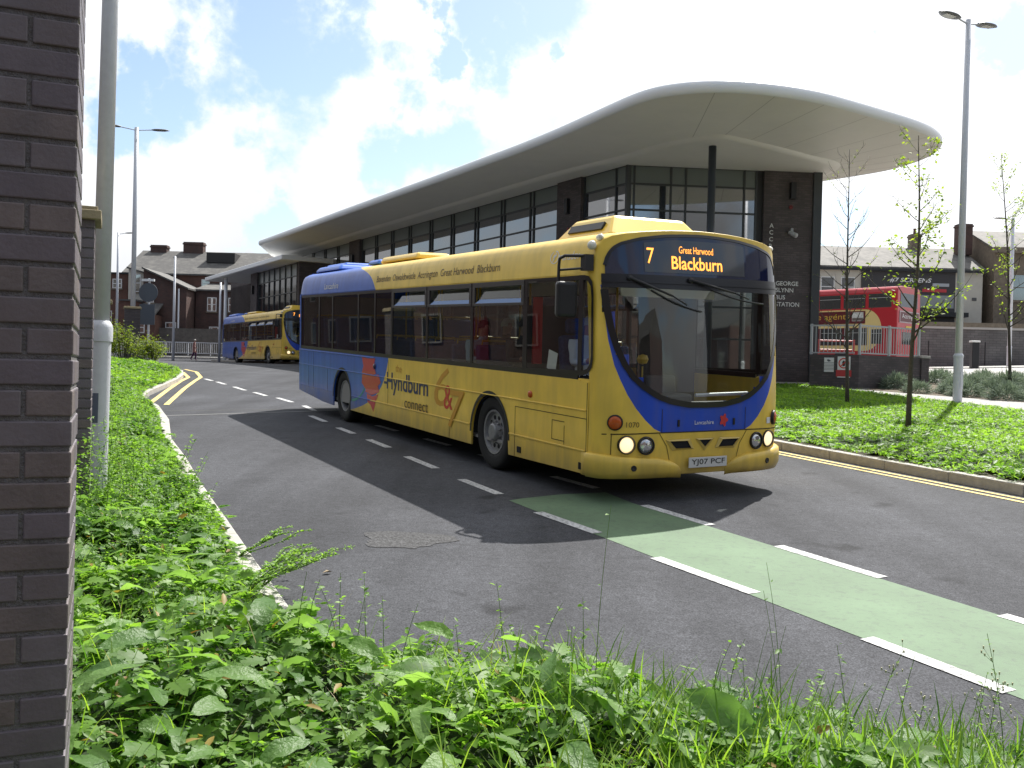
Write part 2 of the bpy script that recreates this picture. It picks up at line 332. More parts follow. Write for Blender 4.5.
def sheet(name, poly, dz, mat, skirt=None, kind='structure', mat2=None, parent=None):
    """a polygon laid on the terrain, cut along the terrain's own knots"""
    bm = bmesh.new(); vs = [bm.verts.new((x, y, 0)) for x, y in poly]; bm.faces.new(vs)
    xs = [p[0] for p in poly]; ysr = [p[1] for p in poly]
    ky = [k for k in GY+[20, 24, 28, 30] if min(ysr) < k < max(ysr)]; kx = [k for k in (-12, 12, 20, 30, 40) if min(xs) < k < max(xs)]
    for k in ky: bmesh.ops.bisect_plane(bm, geom=bm.verts[:]+bm.edges[:]+bm.faces[:], plane_co=(0, k, 0), plane_no=(0, 1, 0))
    for k in kx: bmesh.ops.bisect_plane(bm, geom=bm.verts[:]+bm.edges[:]+bm.faces[:], plane_co=(k, 0, 0), plane_no=(1, 0, 0))
    bmesh.ops.recalc_face_normals(bm, faces=bm.faces)
    if bm.faces and sum(f.normal.z for f in bm.faces) < 0: bmesh.ops.reverse_faces(bm, faces=bm.faces)
    if skirt:
        r = bmesh.ops.extrude_face_region(bm, geom=bm.faces[:])
        low = set(v for v in r['geom'] if isinstance(v, bmesh.types.BMVert))
        top = [v for v in bm.verts if v not in low]
        for v in bm.verts: v.co.z = g(v.co.x, v.co.y)+dz
        for v in top: v.co.z -= skirt
        # extrude keeps the new faces as the top
    else:
        for v in bm.verts: v.co.z = g(v.co.x, v.co.y)+dz
    me = bpy.data.meshes.new(name); bm.to_mesh(me); bm.free(); me.materials.append(mat)
    o = bpy.data.objects.new(name, me); COL.objects.link(o)
    if parent: o.parent = parent
    elif kind: o['kind'] = kind
    return o
sheet('ground', [(-900, -300), (900, -300), (900, 900), (-900, 900)], -.012, m_land)
sheet('road', [(-60, -14), (45, -14), (45, 84), (-60, 84)], .0, m_asph)
KL = [(-30, 38.5), (-20, 37.6), (-15.5, 36.6), (-12.9, 34.9), (-11.2, 32.2), (-10.35, 29.8), (-9.75, 27.6), (-9.25, 25.3), (-8.75, 22.9), (-8.15, 20.9), (-7.05, 18.9), (-5.9, 16.3), (-4.92, 13.7), (-4.05, 11.8), (-3.26, 9.97), (-2.5, 8.3), (-1.89, 6.94), (-1.3, 5.65), (-.85, 4.85), (-.2, 4.3), (.7, 3.95), (1.9, 3.65), (3.6, 3.3), (6, 2.7), (10, 1.5), (16, -.5)]
KRt = [(12.2, -6), (10.6, -.2), (9.1, 3.6), (7.6, 7.2), (5.96, 10.96), (5.1, 12.87), (4.24, 14.79), (2.6, 18.5), (.7, 23.5), (-1.8, 30), (-5, 37), (-9.0, 46), (-15.5, 57), (-21, 66)]
sheet('left_pavement', [(x-.0, y) for x, y in KL]+[(16, -9), (-30, -9)], .118, m_soil, skirt=.3)
sheet('right_pavement', KRt+[(-21, 72), (60, 72), (60, -6)], .118, m_pave, skirt=.3)
def kerb(name, pts, side, w=.13, h=.128, proud=.0):
    """row of kerb stones along a line, joints every 0.9 m"""
    mb = MB(); P = [Vector(p) for p in pts]
    # resample
    seg = []; 
    for a, b in zip(P[:-1], P[1:]):
        n = max(1, round((b-a).length/.9))
        for i in range(n): seg.append((a+(b-a)*i/n, a+(b-a)*(i+1)/n))
    for k, (a, b) in enumerate(seg):
        d = (b-a).normalized(); nn = Vector((-d.y, d.x))*side; a2 = a+d*.004; b2 = b-d*.004
        j = random.uniform(-.003, .003)
        q = [a2-nn*(.012+proud), b2-nn*(.012+proud), b2+nn*w, a2+nn*w]
        vs = [(p.x, p.y, g(p.x, p.y)-.05) for p in q]+[(p.x, p.y, g(p.x, p.y)+h+j) for p in q]
        mb.add(vs, [(0,3,2,1),(4,5,6,7),(0,1,5,4),(1,2,6,5),(2,3,7,6),(3,0,4,7)])
    o = mb.build(name, m_conc, None, bevel=.012, fix=True); o['kind'] = 'structure'; return o
kerb('kerb', KL, -1)
kerb('kerb', KRt, -1)
# road markings
def quadline(mb, a, b, w, side=1, dz=.006):
    a = Vector(a); b = Vector(b); d = (b-a).normalized(); nn = Vector((d.y, -d.x))*side*w
    q = [a, b, b+nn, a+nn]
    if (q[1]-q[0]).cross(q[2]-q[1]) < 0: q = q[::-1]
    mb.add([(p.x, p.y, g(p.x, p.y)+dz) for p in q], [(0, 1, 2, 3)])
LD = [((2.13,5.68),(2.56,4.86)), ((1.14,7.59),(1.69,6.61)), ((.24,9.36),(.75,8.46)), ((-.63,11.28),(-.16,10.33)), ((-1.49,13.14),(-1.0,12.1)), ((-2.3,14.97),(-1.86,14.05)), ((-3.08,16.59),(-2.67,15.74)),
      ((-4.0,18.62),(-3.5,17.55)), ((-4.62,20.83),(-4.15,19.72)), ((-5.71,22.85),(-5.07,21.67)), ((-6.71,24.47),(-6.12,23.4)), ((-7.79,26.35),(-7.12,25.1)), ((-8.89,28.35),(-8.32,27.3)), ((-9.68,29.67),(-9.17,28.8)), ((3.02,3.8),(3.4,3.0))]
RD = [((1.36,9.85),(1.86,8.91)), ((2.27,8.1),(2.78,7.11)), ((3.22,6.21),(3.72,5.3)), ((4.2,4.4),(4.75,3.5)), ((.48,11.64),(.95,10.84)), ((-.48,13.5),(0,12.6)), ((-1.44,15.25),(-.98,14.44)), ((-2.48,17.1),(-2.0,16.24)),((-3.4,18.9),(-2.95,18.05)), ((5.2,2.7),(5.7,1.8))]
for lst in (LD, RD):
    for a, b in lst:
        mb = MB(); quadline(mb, a, b, .115, -1); o = mb.build('lane_dash', m_line); tag(o, kind='structure')
gp = [(.0, 10.0), (.12, 10.12), (.55, 10.42), (1.08, 10.62), (1.3, 10.0), (1.86, 8.93), (3.25, 6.25), (4.2, 4.45), (5.8, 1.4), (4.6, .6), (2.62, 4.82), (2.15, 5.72), (1.66, 6.68), (.72, 8.55)]
sheet('green_bus_lane', gp, .003, m_green)
def polyline_strip(name, pts, w, mat, dz=.006):
    P = [Vector(p) for p in pts]; mb = MB(); vs = []
    for i, p in enumerate(P):
        d = (P[min(i+1, len(P)-1)]-P[max(i-1, 0)]).normalized(); nn = Vector((d.y, -d.x))*w/2
        for q in (p+nn, p-nn): vs.append((q.x, q.y, g(q.x, q.y)+dz))
    mb.add(vs, [(2*i, 2*i+2, 2*i+3, 2*i+1) for i in range(len(P)-1)])
    o = mb.build(name, mat, fix=True); o['kind'] = 'structure'
    for pl in o.data.polygons:
        if pl.normal.z < 0: o.data.flip_normals(); break
    return o
def offs(pts, d):
    P = [Vector(p) for p in pts]; out = []
    for i, p in enumerate(P):
        t = (P[min(i+1, len(P)-1)]-P[max(i-1, 0)]).normalized(); q = p+Vector((t.y, -t.x))*d; out.append((q.x, q.y))
    return out
yl = KRt[:11]
polyline_strip('double_yellow_line', offs(yl, -.22), .075, m_yline); polyline_strip('double_yellow_line', offs(yl, -.40), .075, m_yline)
polyline_strip('double_yellow_line', [(-7.43, 20.39), (-8.75, 25.3), (-9.55, 28.5), (-10.02, 30.5), (-11.2, 33.6), (-12.2, 35.3)], .12, m_yline)
polyline_strip('double_yellow_line', [(-7.79, 20.3), (-9.0, 24.8), (-9.9, 28.3), (-10.35, 30.3), (-11.5, 33.1), (-12.6, 34.9)], .12, m_yline)
polyline_strip('road_joint', [(-6.6, 18.1), (-3.79, 19.85), (-1, 21.6)], .07, M('joint_seal', (.22, .22, .21), .8), .0045)
polyline_strip('road_joint', [(-7.3, 18.9), (-3.79, 20.3), (-1, 21.9)], .16, M('joint_dark', (.028, .028, .028), .8), .002)
# rough sunken patch in the lane
def patchmesh(cx, cy, r, n, name, mat, dz):
    vs = [(cx+math.cos(a)*r*(1+.25*math.sin(3*a+1)+random.uniform(-.1, .1))*1.15, cy+math.sin(a)*r*.95*(1+random.uniform(-.12, .12))) for a in [2*math.pi*i/n for i in range(n)]]
    return sheet(name, vs, dz, mat)
patchmesh(-.89, 8.08, .33, 26, 'road_patch', M('rough_patch', (.060, .060, .062), .9, var=1.0, vscale=38, bump=1, bscale=60), .004)
sheet('soil_bed', [(x+.13, y+.05) for x, y in KRt[1:9]]+[(3.6, 24.5), (8.9, 31.6), (9.56, 31.2), (11.9, 21.9), (14.8, 9.5), (16, 0)], .124, m_soil)
sheet('footpath', [(16.2, 0), (14.9, 9.8), (11.95, 21.9), (9.55, 31.4), (10.6, 29.1), (13.4, 24.7), (16.5, 12.5), (18.2, 0)], .130, M('path_slab', (.34, .33, .31), .85, var=.12, vscale=2))
sheet('soil_bed', [(10.85, 29.2), (13.5, 24.8), (16.6, 12.5), (18.3, 0), (30, 0), (30, 36), (20.5, 37.5), (14, 33)], .126, M('bark_soil', (.12, .095, .065), .95, var=.35, vscale=14, bump=.6))
sheet('far_pavement', [(-60, 84), (45, 84), (45, 76.5), (10, 76.5), (-60, 76.5)], .125, m_pave, skirt=.3)
sheet('far_pavement', [(21, 46), (60, 46), (60, 71), (21, 71)], .16, M('pale_paving', (.34, .33, .31), .85, var=.08, vscale=2), skirt=.2)
# ------------------------------------------------------------------ the bus
def interp(xs, ys):
    return lambda x: float(np.interp(x, xs, ys))
SEC = [(1.27, 2.42), (1.26, 2.50), (1.246, 2.60), (1.228, 2.69), (1.208, 2.75), (1.17, 2.80), (1.09, 2.845), (.95, 2.875), (.75, 2.90), (.55, 2.92), (.38, 2.932), (.2, 2.94), (0, 2.945)]
FULL = SEC+[(-a, b) for a, b in SEC[-2::-1]]              # left (+y) to right (-y)
hwz = interp([0, 2.42, 2.5, 2.6, 2.69, 2.75, 2.80, 2.9], [1.262, 1.262, 1.252, 1.23, 1.195, 1.14, 1.06, 1.0])
def FX(y, z):
    """front surface: x of the bus nose at (y, z)"""
    a = min(.9999, abs(y)/1.263); R_ = .42; n = 2.9
    x = -R_*(1-(1-a**n)**(1/n))
    x -= .17*max(0, (z-1.0)/1.9)**1.4
    x -= .015*max(0, (.8-z)/.5)
    return x
def FP(y, z, off=0.0):
    e = .01
    nx = Vector((FX(y, z)-FX(y, z), 0, 0))
    dy = (FX(y+e, z)-FX(y-e, z))/(2*e); dz = (FX(y, z+e)-FX(y, z-e))/(2*e)
    n = Vector((1, -dy, -dz)).normalized()
    return Vector((FX(y, z), y, z))+n*off
WSY = [0, .24, .45, .62, .78, .90, .99, 1.06, 1.11, 1.145, 1.16]
WSZ = [1.045, 1.05, 1.085, 1.14, 1.235, 1.34, 1.47, 1.63, 1.82, 2.05, 2.25]
ws_lo = interp(WSY, WSZ); WST = 2.285
DSU = interp([0, .2, .5, .8, 1.0, 1.08, 1.13, 1.155], [2.855, 2.85, 2.83, 2.785, 2.73, 2.68, 2.60, 2.50])   # top of destination glass
BLO = interp([0, .57, .66, .77, .88, .97, 1.04, 1.10, 1.15, 1.2], [.75, .75, .79, .885, 1.01, 1.15, 1.30, 1.46, 1.72, 2.3])
def livery():
    m = bpy.data.materials.new('bus_livery'); m.use_nodes = True; nt = m.node_tree; p = nt.nodes['Principled BSDF']
    t = nt.nodes.new('ShaderNodeTexCoord'); s = nt.nodes.new('ShaderNodeSeparateXYZ'); nt.links.new(t.outputs['Object'], s.inputs[0]); X, Y, Z = s.outputs
    # lower side: blue behind a swept edge
    e = mth(nt, 'EXPONENT', mth(nt, 'MULTIPLY', mth(nt, 'SUBTRACT', Z, .28), -3.0))
    xb = mth(nt, 'SUBTRACT', -6.4, mth(nt, 'MULTIPLY', e, 2.0))
    dz = mth(nt, 'MAXIMUM', mth(nt, 'SUBTRACT', Z, 2.42), 0.0)
    xc = mth(nt, 'SUBTRACT', mth(nt, 'SUBTRACT', -7.17, mth(nt, 'MULTIPLY', dz, 1.2)), mth(nt, 'MULTIPLY', mth(nt, 'POWER', dz, 4), 25.0))
    up = mth(nt, 'GREATER_THAN', Z, 2.0)
    xx = mth(nt, 'ADD', mth(nt, 'MULTIPLY', up, xc), mth(nt, 'MULTIPLY', mth(nt, 'SUBTRACT', 1.0, up), xb))
    f1 = mth(nt, 'LESS_THAN', X, xx)
    # front: blue apron under the windscreen
    fc = nt.nodes.new('ShaderNodeFloatCurve'); cu = fc.mapping.curves[0]
    ks = [0, .57, .66, .77, .88, .97, 1.04, 1.10, 1.15, 1.2]
    pts = [(k/1.3, BLO(k)/3) for k in ks]
    cu.points[0].location = pts[0]; cu.points[1].location = (1, .95)
    for q in pts[1:]: cu.points.new(*q)
    for q in cu.points: q.handle_type = 'VECTOR'
    fc.mapping.update(); nt.links.new(mth(nt, 'DIVIDE', mth(nt, 'ABSOLUTE', Y), 1.3), fc.inputs['Value'])
    lo = mth(nt, 'MULTIPLY', fc.outputs[0], 3.0)
    f2 = mth(nt, 'MULTIPLY', mth(nt, 'MULTIPLY', mth(nt, 'GREATER_THAN', Z, lo), mth(nt, 'LESS_THAN', Z, 2.3)), mth(nt, 'GREATER_THAN', X, -.38))
    f = mth(nt, 'MAXIMUM', f1, f2)
    n = nt.nodes.new('ShaderNodeTexNoise'); n.inputs['Scale'].default_value = 2.2; n.inputs['Detail'].default_value = 8; nt.links.new(t.outputs['Object'], n.inputs['Vector'])
    r = nt.nodes.new('ShaderNodeMapRange'); r.inputs[1].default_value = .3; r.inputs[2].default_value = .7; r.inputs[3].default_value = .9; r.inputs[4].default_value = 1.08; nt.links.new(n.outputs[0], r.inputs[0])
    mx = nt.nodes.new('ShaderNodeMix'); mx.data_type = 'RGBA'; nt.links.new(f, mx.inputs[0]); mx.inputs[6].default_value = (*YEL, 1)
    # rear blue is a lighter shade than the front apron
    mb_ = nt.nodes.new('ShaderNodeMix'); mb_.data_type = 'RGBA'; nt.links.new(f1, mb_.inputs[0]); mb_.inputs[6].default_value = (.012, .07, .52, 1); mb_.inputs[7].default_value = (.022, .115, .52, 1)
    nt.links.new(mb_.outputs[2], mx.inputs[7])
    sc = nt.nodes.new('ShaderNodeVectorMath'); sc.operation = 'SCALE'; nt.links.new(mx.outputs[2], sc.inputs[0]); nt.links.new(r.outputs[0], sc.inputs['Scale'])
    # road film: a dusty grey-brown bloom in streaks
    n3 = nt.nodes.new('ShaderNodeTexNoise'); mp = nt.nodes.new('ShaderNodeMapping'); mp.inputs['Scale'].default_value = (5, 5, .7); nt.links.new(t.outputs['Object'], mp.inputs[0]); nt.links.new(mp.outputs[0], n3.inputs['Vector']); n3.inputs['Scale'].default_value = 1.5; n3.inputs['Detail'].default_value = 7
    r3 = nt.nodes.new('ShaderNodeMapRange'); r3.inputs[1].default_value = .4; r3.inputs[2].default_value = .75; r3.inputs[3].default_value = .02; r3.inputs[4].default_value = .22; nt.links.new(n3.outputs[0], r3.inputs[0])
    gz = nt.nodes.new('ShaderNodeMapRange'); gz.inputs[1].default_value = .62; gz.inputs[2].default_value = .26; gz.inputs[3].default_value = 0; gz.inputs[4].default_value = .55; nt.links.new(mth(nt, 'ADD', Z, mth(nt, 'MULTIPLY', mth(nt, 'SUBTRACT', n3.outputs[0], .5), .5)), gz.inputs[0])
    film = mth(nt, 'MAXIMUM', r3.outputs[0], gz.outputs[0])
    m4 = nt.nodes.new('ShaderNodeMix'); m4.data_type = 'RGBA'; nt.links.new(film, m4.inputs[0]); nt.links.new(sc.outputs[0], m4.inputs[6]); m4.inputs[7].default_value = (.16, .13, .08, 1)
    nt.links.new(m4.outputs[2], p.inputs['Base Color'])
    rr = nt.nodes.new('ShaderNodeMapRange'); rr.inputs[3].default_value = .24; rr.inputs[4].default_value = .5; nt.links.new(n3.outputs[0], rr.inputs[0]); nt.links.new(rr.outputs[0], p.inputs['Roughness'])
    p.inputs['Coat Weight'].default_value = .1; p.inputs['Specular IOR Level'].default_value = .38; p.inputs['Coat Roughness'].default_value = .06
    return m
m_liv = livery()
m_led = M('amber_led', (.8, .25, .02), .5, emit=(1, .36, .06), estr=1.5)
m_lampon = M('lit_headlamp', (1, .9, .7), .2, emit=(1, .76, .42), estr=.7)
m_lampoff = M('headlamp_glass', (.62, .62, .62), .12, metal=.8)
m_amber = M('amber_lens', (.5, .09, .01), .2)
m_navy = M('navy_lettering', (.012, .02, .10), .4)
m_brownink = M('brown_lettering', (.12, .07, .02), .5)
m_orange = M('orange_lettering', (.60, .24, .03), .5)
m_redink = M('red_lettering', (.62, .055, .03), .5)
m_ghost = M('ochre_lettering', (.60, .30, .03), .5)
m_flame = M('red_petal_paint', (.55, .02, .035), .4, coat=.3)
m_swoosh = M('green_swoosh', (.03, .28, .22), .4)
m_seat = M('seat_moquette', (.04, .06, .16), .9, var=.3, vscale=30)
m_int = M('bus_interior', (.26, .25, .24), .7)
m_hr = M('handrail_yellow', (.6, .35, .02), .4)
m_destglass = M('destination_glass', (.006, .012, .05), .04, spec=.7)
m_destpanel = M('destination_panel', (.05, .056, .07), .06, spec=.7)
m_gasket = M('black_gasket', (.012, .011, .012), .28)
m_brownframe = M('window_frame_grey', (.05, .045, .045), .4)
XF, XR = -.38, -12.0
WAX = (-2.72, -8.95)
LEN = 12.03
def make_bus():
    bus = thing('single_decker_bus', 'yellow and blue single decker bus showing route 7, nearest the camera, coming down the road', 'bus')
    b = MB()
    # lower side panels with wheel arches
    for sgn in (-1, 1):
        pl = [(XF, .285), (-2.19, .265)]
        for cx in (-2.74, -8.97):
            pl += [(cx+.53*math.cos(a), .44+.53*math.sin(a)) for a in [math.pi*i/16 for i in range(17)]]
            pl += [(cx-.53, .265)]
            if cx == -2.74: pl += [(-8.44, .265)]
        # drop point duplicates, then the raked tail
        pl += [(-10.2, .28), (XR+.02, .40), (XR, .46), (XR, 1.27), (XF, 1.27)]
        b.prism(pl, lambda p, a: (p[0], a, p[1]), sgn*1.27, sgn*1.245)
        # arch lips
        b.box(-11.98, -.55, sgn*1.27, sgn*1.235, 1.262, 1.285, 0)
    # roof and coves
    nS = len(FULL)-1
    def roof(u, v):
        x = [-.95, -3, -5, -7, -9, -11, -11.75, -11.93, -12.0][int(round(u*8))]; k = [1, 1, 1, 1, 1, 1, 1, .985, .95][int(round(u*8))]
        y, z = FULL[int(round(v*nS))]
        return (x, y*(1 if k == 1 else 1-(1-k)*.35), 2.42+(z-2.42)*k)
    b.grid(roof, 8, nS)
    # front shell
    dense = []
    for i in range(len(FULL)-1):
        (a0, b0), (a1, b1) = FULL[i], FULL[i+1]; n = 4 if abs(a0) < 1.0 else 2
        for k in range(n): dense.append((a0+(a1-a0)*k/n, b0+(b1-b0)*k/n))
    dense.append(FULL[-1])
    nD = len(dense)-1
    def ycol(v): return dense[int(round(v*nD))]
    def fpt(u, v):
        y, z = ycol(v); zt = z-.03; zz = .30+(zt-.30)*u
        y0 = y*1.262/1.27; yy = math.copysign(min(abs(y0)+(1.262-abs(y0))*max(0, min(1, (2.42-zz)/1.9))*(1 if abs(y0) > 1.06 else 0)*1, 1.262), y0) if False else y0
        # outermost columns run straight down the body edge
        if abs(y) > 1.07:
            k = (1.27-abs(y))/.2; z2 = max(0, min(1, (zz-2.3)/(zt-2.3))) if zt > 2.3 else 1
            yb = 1.262*(1-.035*k); yy = math.copysign(yb+(abs(y0)-yb)*z2, y)
        elif abs(y) > .8:
            k = (abs(y)-.8)/.27; yb = abs(y0)+(1.262*.965-1.07*1.262/1.27)*k; z2 = max(0, min(1, (zz-2.3)/(zt-2.3)))
            yy = math.copysign(yb+(abs(y0)-yb)*z2, y)
        return FP(yy, zz)
    def keep(u, v):
        p = fpt(u*1, round(v*nD)/nD); y, z = p[1], p[2]
        if abs(y) < 1.14 and z < WST+.02 and z > ws_lo(abs(y)*1.0)+.004: return False
        return True
    b.grid(fpt, 84, nD, keep=keep)
    def dome(u, v):
        y, z = ycol(v); p = fpt(1, v); t = u*math.pi/2
        x = p[0]+(-.96-p[0])*(1-math.cos(t)); zz = p[2]+(z-p[2])*math.sin(t); yy = p[1]+(y-p[1])*u
        return (x, yy, zz)
    b.grid(dome, 10, nD)
    # side strips at the pillars, tail
    for sgn in (-1, 1):
        b.box(-.60, -.385, sgn*1.262, sgn*1.235, 1.25, 1.30, 0)
        b.box(-11.99, -11.90, sgn*1.268, sgn*1.235, 1.27, 2.425, 0)
        b.box(-.60, -12.0+.1, sgn*1.265, sgn*1.235, 2.405, 2.44, 0)
    b.add([(-12.0, 1.268, .42), (-12.0, -1.268, .42), (-12.0, -1.26, 2.42), (-11.99, -1.0, 2.88), (-11.99, 1.0, 2.88), (-12.0, 1.26, 2.42)], [(0, 1, 2, 3, 4, 5)])
    # front valance underside
    o = b.build('body', [m_liv], bus, fix=True, auto=32)
    # dark underframe and wheel boxes
    u = MB(); u.box(-11.7, -.6, -1.12, 1.12, .30, .36)
    for cx in WAX:
        for sgn in (-1, 1):
            u.grid(lambda p, q: (cx-.02+.52*math.cos(math.pi*p), sgn*(1.24-.45*q), .42+.52*math.sin(math.pi*p)), 14, 1)
            u.add([(cx-.54, sgn*.79, .30), (cx+.5, sgn*.79, .30), (cx+.5, sgn*.79, .98), (cx-.54, sgn*.79, .98)], [(0, 1, 2, 3)])
    u.box(-11.8, -10.2, -1.1, 1.1, .42, .6); u.box(-8, -4, -.9, .9, .22, .3)
    u.build('underframe', m_dark, bus)
    # arch trims
    for cx in (-2.74, -8.97):
        t = MB(); t.grid(lambda p, q: (cx+(.53+(.045 if q > .5 else 0))*math.cos(math.pi*p), -1.276, .44+(.53+(.045 if q > .5 else 0))*math.sin(math.pi*p)), 24, 1)
        t.build('wheel_arch', m_blk, bus)
    # mouldings
    for sgn in (-1, 1):
        t = MB()
        for (x0, x1, z, h) in ((-11.98, -.42, .965, .016), (-11.98, -9.52, .53, .014), (-8.4, -3.33, .53, .02), (-2.18, -.42, .53, .02), (-11.98, -7.2, 1.262, .018)):
            t.box(x0, x1, sgn*1.27, sgn*1.282, z-h/2, z+h/2)
        t.build('side_moulding', m_liv, bus, bevel=.005)
    # panel seams on the offside
    t = MB()
    for (x, z0, z1) in ((-2.03, .27, .88), (-.40, .30, 1.26), (-6.5, .54, 1.25), (-10.9, .5, 1.25), (-11.25, .5, 1.25), (-4.0, .27, .53), (-9.9, .5, .95), (-.86, .55, .76), (-1.13, .58, .80)):
        MB().box(x-.004, x+.004, -1.2725, -1.26, z0, z1).build('panel_seam', M('panel_gap', (.05, .035, .008), .8), bus)
    for (x0, x1, z) in ((-2.03, -.40, .875), (-1.13, -.86, .80), (-1.13, -.86, .585)): MB().box(x0, x1, -1.2725, -1.26, z-.004, z+.004).build('panel_seam', M('panel_gap', (.05, .035, .008), .8), bus)
    for x in (-1.91, -.49): MB().obox((x, -1.272, .36), (.10, .012, .075)).build('step_socket', m_dark, bus, bevel=.003)
    # --- side windows
    XS = [-1.86, -3.34, -4.9, -6.39, -7.21, -8.09, -9.64, -10.55, -11.90]
    for sgn in (-1, 1):
        fr = MB(); y0, y1 = sgn*1.262, sgn*1.24
        fr.box(-.62, -11.9, y0, y1, 1.285, 1.345); fr.box(-.62, -11.9, y0, y1, 2.355, 2.405)
        for x in XS: fr.box(x-.035, x+.035, y0, y1, 1.345, 2.355)
        fr.build('window_surround', m_gasket, bus)
        # cab window: rounded front edge, runs onto the nose
        out = [(-1.83, 1.335), (-.50, 1.335), (-.40, 1.36), (-.33, 1.43), (-.31, 1.52), (-.33, 2.2), (-.36, 2.33), (-.43, 2.39), (-.52, 2.405), (-1.83, 2.405)]
        if True:
            pn = MB(); pn.add([(x, sgn*1.2655, z) for x, z in out], [tuple(range(len(out)))])
            pn.build('cab_window', m_busglass, bus)
            gk = MB(); q = [Vector((x, 0, z)) for x, z in out]; c = sum(q, Vector())/len(q)
            ring = [(p, p+(c-p).normalized()*.055) for p in q]
            vs = []
            for a_, b_ in ring: vs += [(a_.x, sgn*1.2685, a_.z), (b_.x, sgn*1.2685, b_.z)]
            n = len(ring); gk.add(vs, [(2*i, 2*((i+1) % n), 2*((i+1) % n)+1, 2*i+1) for i in range(n)])
            gk.box(-.62, -.54, sgn*1.268, sgn*1.24, 1.33, 2.40)
            gk.build('cab_window_seal', m_gasket, bus)
        for i in range(len(XS)-1):
            pn = MB(); a, c = XS[i], XS[i+1]
            z1 = 2.12 if i < 3 else 2.36
            pn.box(c+.03, a-.03, sgn*1.258, sgn*1.254, 1.33, z1)
            w_ = pn.build('side_window', m_busglass, bus)
            if i < 3:
                h = MB(); h.box(c+.02, a-.02, sgn*1.268, sgn*1.24, 2.10, 2.135); h.box(c+.02, a-.02, sgn*1.268, sgn*1.24, 2.34, 2.40)
                h.box(c+.02, c+.09, sgn*1.268, sgn*1.24, 2.135, 2.34); h.box(a-.09, a-.02, sgn*1.268, sgn*1.24, 2.135, 2.34)
                h.build('hopper_frame', m_brownframe, w_, bevel=.004)
                h = MB(); h.add([(c+.10, sgn*1.25, 2.14), (a-.10, sgn*1.25, 2.14), (a-.10, sgn*1.19, 2.33), (c+.10, sgn*1.19, 2.33)], [(0, 1, 2, 3)])
                h.build('hopper_pane', m_busglass, w_)
                h = MB(); h.add([(c+.10, sgn*1.262, 2.135), (a-.10, sgn*1.262, 2.135), (a-.10, sgn*1.245, 2.185), (c+.22, sgn*1.245, 2.185)], [(0, 1, 2, 3)])
                h.build('hopper_sky_strip', M('painted_sky_blue', (.12, .24, .50), .4), w_)  # blue strip coloured to stand in for sky reflected at the hopper
    # --- windscreen
    n = 46
    def yof(k): return 1.16*math.sin(math.pi/2*k)
    def wsf(u, v):
        y = yof(2*v-1); lo = ws_lo(abs(y)); return FP(y, lo+(WST-lo)*u, .012)
    g_ = MB(); g_.grid(wsf, 16, n); ws = g_.build('windscreen', m_screen, bus, smooth=True)
    ol = [(yof(2*i/n-1), ws_lo(abs(yof(2*i/n-1)))) for i in range(n+1)]
    t = MB(); vs = []
    for i, (y, z) in enumerate(ol):
        a = Vector(ol[max(i-1, 0)]); c = Vector(ol[min(i+1, n)]); d = (c-a).normalized(); nn = Vector((d.y, -d.x))
        for o_, f_ in ((-.022, .016), (.04, .014)):
            q = Vector((y, z))+nn*o_; q.x = max(-1.215, min(1.215, q.x)); vs.append(tuple(FP(q.x, q.y, f_)))
    t.add(vs, [(2*i, 2*i+2, 2*i+3, 2*i+1) for i in range(n)]); t.build('windscreen_seal', m_gasket, ws, smooth=True)
    # black band carrying the wipers, destination glass
    t = MB(); t.grid(lambda u, v: FP(1.19*math.sin(math.pi/2*(2*v-1)), 2.27+.145*u, .018), 3, 40); t.grid(lambda u, v: FP(1.19*math.sin(math.pi/2*(2*v-1)), 2.325+.02*u, .03), 2, 40)
    t.build('wiper_panel', M('wiper_panel_black', (.014, .014, .018), .35), bus, smooth=True)
    t = MB(); t.grid(lambda u, v: FP(yof(2*v-1), 2.415+(DSU(abs(yof(2*v-1)))-2.415)*u, .012), 12, n); dg = t.build('destination_glass', m_destglass, bus, smooth=True)
    t = MB(); vs = []
    ol2 = [(yof(2*i/n-1), DSU(abs(yof(2*i/n-1)))) for i in range(n+1)]
    for i, (y, z) in enumerate(ol2):
        a = Vector(ol2[max(i-1, 0)]); c = Vector(ol2[min(i+1, n)]); d = (c-a).normalized(); nn = Vector((-d.y, d.x))
        for o_, f_ in ((-.01, .02), (.022, .012)):
            q = Vector((y, z))+nn*o_; q.x = max(-1.2, min(1.2, q.x)); vs.append(tuple(FP(q.x, q.y, f_)))
    t.add(vs, [(2*i, 2*i+2, 2*i+3, 2*i+1) for i in range(n)]); t.build('glass_seal', m_gasket, dg, smooth=True)
    t = MB(); t.grid(lambda u, v: FP(-.76+1.34*v, 2.445+(min(2.80, DSU(abs(-.76+1.34*v))-.04)-2.445)*u, .016), 3, 20); dp = t.build('destination_display', m_destpanel, bus, smooth=True)
    fr = lambda y0, z0, off=.02: (lambda a, c: FP(y0+a, z0+c, off))
    lettering('route_number', '7', m_led, dp, fr(-.73, 2.535), width=.085, height=.165)
    lettering('lettering', 'Great Harwood', m_led, dp, fr(-.33, 2.66), width=.46, height=.075)
    lettering('lettering', 'Blackburn', m_led, dp, fr(-.43, 2.485), width=.68, height=.14, bold=.012)
